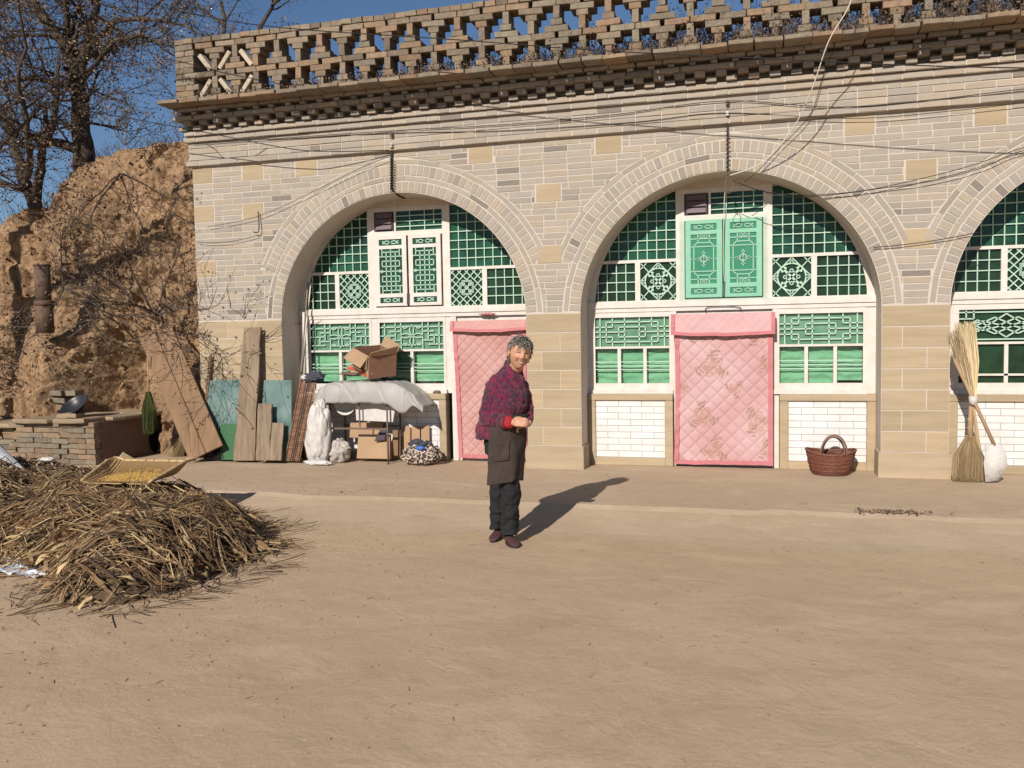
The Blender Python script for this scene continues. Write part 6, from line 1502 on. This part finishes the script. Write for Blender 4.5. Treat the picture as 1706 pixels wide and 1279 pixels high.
        if z > .75: dn += hr * rnd.uniform(-.9, .9) + hf * rnd.uniform(-.4, .8)
        dn = (dn - n * dn.dot(n)).normalized(); L = rnd.uniform(.018, .042) * (1.0 if z < .5 else 1.05); lift = rnd.uniform(.05, .45) if rnd.random() < .88 else rnd.uniform(.5, 1.3); hs.cur = rnd.choice([0, 0, 2, 1, 1] if x < .2 else [0, 0, 2, 2, 1]); w_ = rnd.uniform(.0011, .0026)
        q = p; d = (dn + n * lift).normalized(); pts = [q]
        for k in range(3): q = q + d * L / 3; pts.append(q); d = (d - n * .28 + dn * .1).normalized()
        hs.tube(pts, [w_, w_, w_ * .7, w_ * .2], 4, cap=False)
    hs.build('hair', [mat('grey_hair', (.135, .115, .095), .55, var=.3), mat('dark_hair', (.045, .037, .032), .6), mat('white_hair', (.34, .305, .265), .5, var=.2)], t, True)
    # ---- jacket
    j = MB()
    j.loft([ring((-.045, .02, .785), .155, .178), ring((-.04, .015, .86), .158, .172), ring((-.012, .005, .95), (.172, .150), .168), ring((.008, .0, 1.03), (.172, .145), .168), ring((.015, .0, 1.10), (.158, .140), .176), ring((.022, .005, 1.16), (.135, .135), .160, tilt=.1), ring((.040, .008, 1.222), (.105, .122), .132, tilt=.15), ring((.066, .002, 1.275), (.078, .080), .086, tilt=.3), ring((.080, -.004, 1.308), .062, .064, tilt=.35)])
    limb(j, [shR + Z((.03, .02, .01)), shR, (shR + elR) / 2 + Z((-.012, 0, 0)), elR, (elR + wrR) / 2 + Z((-.0, 0, -.004)), wrR - Z((.02, -.012, 0))], [.050, .056, .057, .058, .053, .046])
    limb(j, [shL + Z((-.03, -.02, .01)), shL, (shL + elL) / 2 + Z((.008, 0, 0)), elL, (elL + wrL) / 2, wrL + Z((0, .02, 0))], [.06, .064, .058, .054, .050, .044])
    jm = bpy.data.materials.new('maroon_pattern'); jm.use_nodes = True; n = jm.node_tree.nodes; l = jm.node_tree.links; b = n['Principled BSDF']; b.inputs['Roughness'].default_value = .9; b.inputs['Sheen Weight'].default_value = .2; b.inputs['Specular IOR Level'].default_value = .15
    g = n.new('ShaderNodeTexCoord'); cur = None
    def tn(kind, sc, **k):
        x = n.new(kind); x.inputs['Scale'].default_value = sc; l.new(g.outputs['Object'], x.inputs[0]); return x
    v1 = tn('ShaderNodeTexVoronoi', 48); v2 = tn('ShaderNodeTexNoise', 26); v3 = tn('ShaderNodeTexVoronoi', 120)
    r1 = n.new('ShaderNodeValToRGB'); r1.color_ramp.interpolation = 'CONSTANT'; e = r1.color_ramp.elements; e[0].position = 0; e[0].color = (.20, .010, .04, 1); e[1].position = .18; e[1].color = (.075, .016, .04, 1)
    for p_, c_ in ((.36, (.032, .017, .030, 1)), (.56, (.11, .016, .045, 1)), (.70, (.024, .020, .032, 1)), (.86, (.10, .035, .055, 1))): x = e.new(p_); x.color = c_
    sep = n.new('ShaderNodeSeparateColor'); l.new(v1.outputs['Color'], sep.inputs[0]); l.new(sep.outputs[0], r1.inputs[0])
    r2 = n.new('ShaderNodeValToRGB'); e = r2.color_ramp.elements; e[0].position = .40; e[0].color = (.035, .016, .028, 1); e[1].position = .5; e[1].color = (.15, .012, .04, 1); l.new(v2.outputs[0], r2.inputs[0])
    mx = n.new('ShaderNodeMix'); mx.data_type = 'RGBA'; mx.inputs[0].default_value = .42; l.new(r1.outputs[0], mx.inputs[6]); l.new(r2.outputs[0], mx.inputs[7])
    sep2 = n.new('ShaderNodeSeparateColor'); l.new(v3.outputs['Color'], sep2.inputs[0]); r3 = n.new('ShaderNodeMapRange'); r3.inputs[1].default_value = .78; r3.inputs[2].default_value = .8; r3.inputs[4].default_value = .55; l.new(sep2.outputs[1], r3.inputs[0])
    m2 = n.new('ShaderNodeMix'); m2.data_type = 'RGBA'; l.new(r3.outputs[0], m2.inputs[0]); l.new(mx.outputs[2], m2.inputs[6]); m2.inputs[7].default_value = (.10, .05, .065, 1); l.new(m2.outputs[2], b.inputs[0])
    bn = n.new('ShaderNodeTexNoise'); bn.inputs['Scale'].default_value = 45; bp = n.new('ShaderNodeBump'); bp.inputs['Strength'].default_value = .6; bp.inputs['Distance'].default_value = .004; l.new(g.outputs['Object'], bn.inputs[0]); l.new(bn.outputs[0], bp.inputs['Height']); l.new(bp.outputs[0], b.inputs['Normal'])
    link('jacket', remesh(j, .0072, 2, .030, .055, jm), t)
    k = MB(); c0, c1 = ring((.074, .000, 1.290), .072, .074, tilt=.4), ring((.084, -.004, 1.326), .066, .068, tilt=.5); c2 = ring((.084, -.004, 1.324), .058, .060, tilt=.5); c3 = ring((.074, .0, 1.285), .058, .060, tilt=.4); k.loft([c0, c1, c2, c3], cap=False); k.build('collar', jm, t, True)
    k = MB(); a = (elR + wrR) / 2; limb(k, [wrR - Z((.052, -.034, 0)), wrR - Z((.028, -.018, 0))], [.053, .052]); k.build('turned_cuff', mat('brown_cuff', (.13, .035, .03), .9), t, True)
    k = MB(); limb(k, [wrR - Z((.03, -.02, 0)), wrR - Z((.008, -.006, 0)), wrR + Z((.016, -.008, .0))], [.043, .046, .034]); km = mat('red_sleeve', (.42, .025, .03), .85, col2=(.30, .015, .02), scale=60, bump=.5, bscale=90); link('inner_sleeve', remesh(k, .006, 2, .014, .02, km), t)
    # ---- trousers
    tr = MB()
    tr.loft([ring((-.025, .01, .66), .11, .125), ring((-.025, .01, .74), .115, .130), ring((-.02, .01, .84), .115, .13)])
    limb(tr, [hipN, (hipN + knN) / 2, knN, (knN + anN) / 2, anN + Z((0, 0, .03)), anN - Z((0, 0, .015))], [.090, .084, .075, .070, .064, .066])
    limb(tr, [hipF, (hipF + knF) / 2, knF, (knF + anF) / 2, anF + Z((0, 0, .03)), anF - Z((0, 0, .015))], [.080, .078, .072, .067, .062, .064])
    link('trousers', remesh(tr, .009, 5, .032, .06, mat('black_trousers', (.016, .016, .017), .85, bump=.3, bscale=90)), t)
    # ---- apron: a cloth wrapped round the front
    def A_(u, v):
        z = .945 - .455 * v; an = R(-112 + 186 * u); ff = .178 - .012 * v + (.0 if v > .1 else 0); ss = .180 - .012 * v; c = Z((.0 - .030 * v, 0, z)); fo = .007 * math.sin(u * 21 + 2 * nz(v * 2, u * 3)) * (v * 1.2) + .012 * nz(u * 4, v * 3, 5.)
        p = c + F * (math.cos(an) * (ff + fo)) + S * (math.sin(an) * (ss + fo)); p.z += -.03 * v * abs(math.sin(an)) + .018 * (1 - v) * math.cos(an); return p
    ap = MB(); ap.grid(A_, 90, 56); am = mat('brown_apron', (.040, .028, .023), .92, col2=(.058, .042, .034), scale=9, bump=.35, bscale=120); me = ap.mesh('apron', am, True); o = link('apron', me, t); sm = o.modifiers.new('s', 'SOLIDIFY'); sm.thickness = .004
    bd = MB(); bd.grid(lambda u, v: A_(u * .96 + .02, -.01 + .05 * v) + F * .007 * math.cos(R(-112 + 186 * u)) + S * .007 * math.sin(R(-112 + 186 * u)), 60, 3); o = bd.build('waist_band', mat('dark_band', (.035, .028, .028), .9), t, True); o.modifiers.new('s', 'SOLIDIFY').thickness = .006
    pk = MB(); pk.grid(lambda u, v: A_(.72 + .19 * u, .36 + .30 * v) + F * .006 + S * .005, 16, 16); o = pk.build('pocket', am, t, True); o.modifiers.new('s', 'SOLIDIFY').thickness = .004
    # ---- shoes
    for nm, an, d in (('shoe', anN, Z((.34, -.94, 0))), ('shoe', anF, Z((-.25, -.97, 0)))):
        d = d.normalized(); sd = Z((d.y, -d.x, 0)); sh = MB(); sh.cur = 0; base = Z((an.x, an.y, 0)); rings = []
        for f_, w_, h in ((-.058, .018, .045), (-.045, .032, .065), (-.01, .036, .075), (.03, .037, .062), (.075, .042, .048), (.115, .040, .038), (.145, .026, .028), (.155, .010, .018)):
            rings.append([base + d * f_ + sd * (w_ * math.cos(a)) + Z((0, 0, .012 + (h - .012) * (.5 + .5 * math.sin(a)))) for a in np.linspace(0, 2 * math.pi, 17)[:-1]])
        sh.loft(rings); so_ = sh.build(nm, mat('brown_shoe', (.075, .032, .032), .7, bump=.3, bscale=80), t, True)
        sl_ = MB(); N = 20; r_ = lambda z: [base + d * (.048 + .112 * math.cos(a)) + sd * (.040 * math.sin(a) * (1.05 if math.cos(a) > 0 else .9)) + Z((0, 0, z)) for a in np.linspace(0, 2 * math.pi, N + 1)[:-1]]
        sl_.loft([r_(.0), r_(.016)]); sl_.build('sole', mat('dark_sole', (.03, .02, .02), .8), so_, True)
person()
# ------------------------------------------------------------------ groups of look-alikes
GR = {'bare_tree': 'bare trees on and around the cliff', 'bare_shrub': 'leafless shrubs on the cliff', 'short_plank': 'short planks leaning on the sandstone', 'glass_sheet': 'teal glass sheets leaning on the wall', 'door_curtain': 'quilted door curtains in the arches',
      'wire': 'wires strung across the brick front', 'cord': 'pale cords hanging on the front', 'wire_bracket': 'wire brackets above the arches', 'white_pole': 'white rods in the left jamb', 'tan_card': 'tan cards behind the leopard print bag', 'cardboard_sheet': 'cardboard under the table'}
for o in COL.objects:
    if o.parent is None and 'category' in o:
        g = GR.get(o.name.split('.')[0])
        if g: o['group'] = g
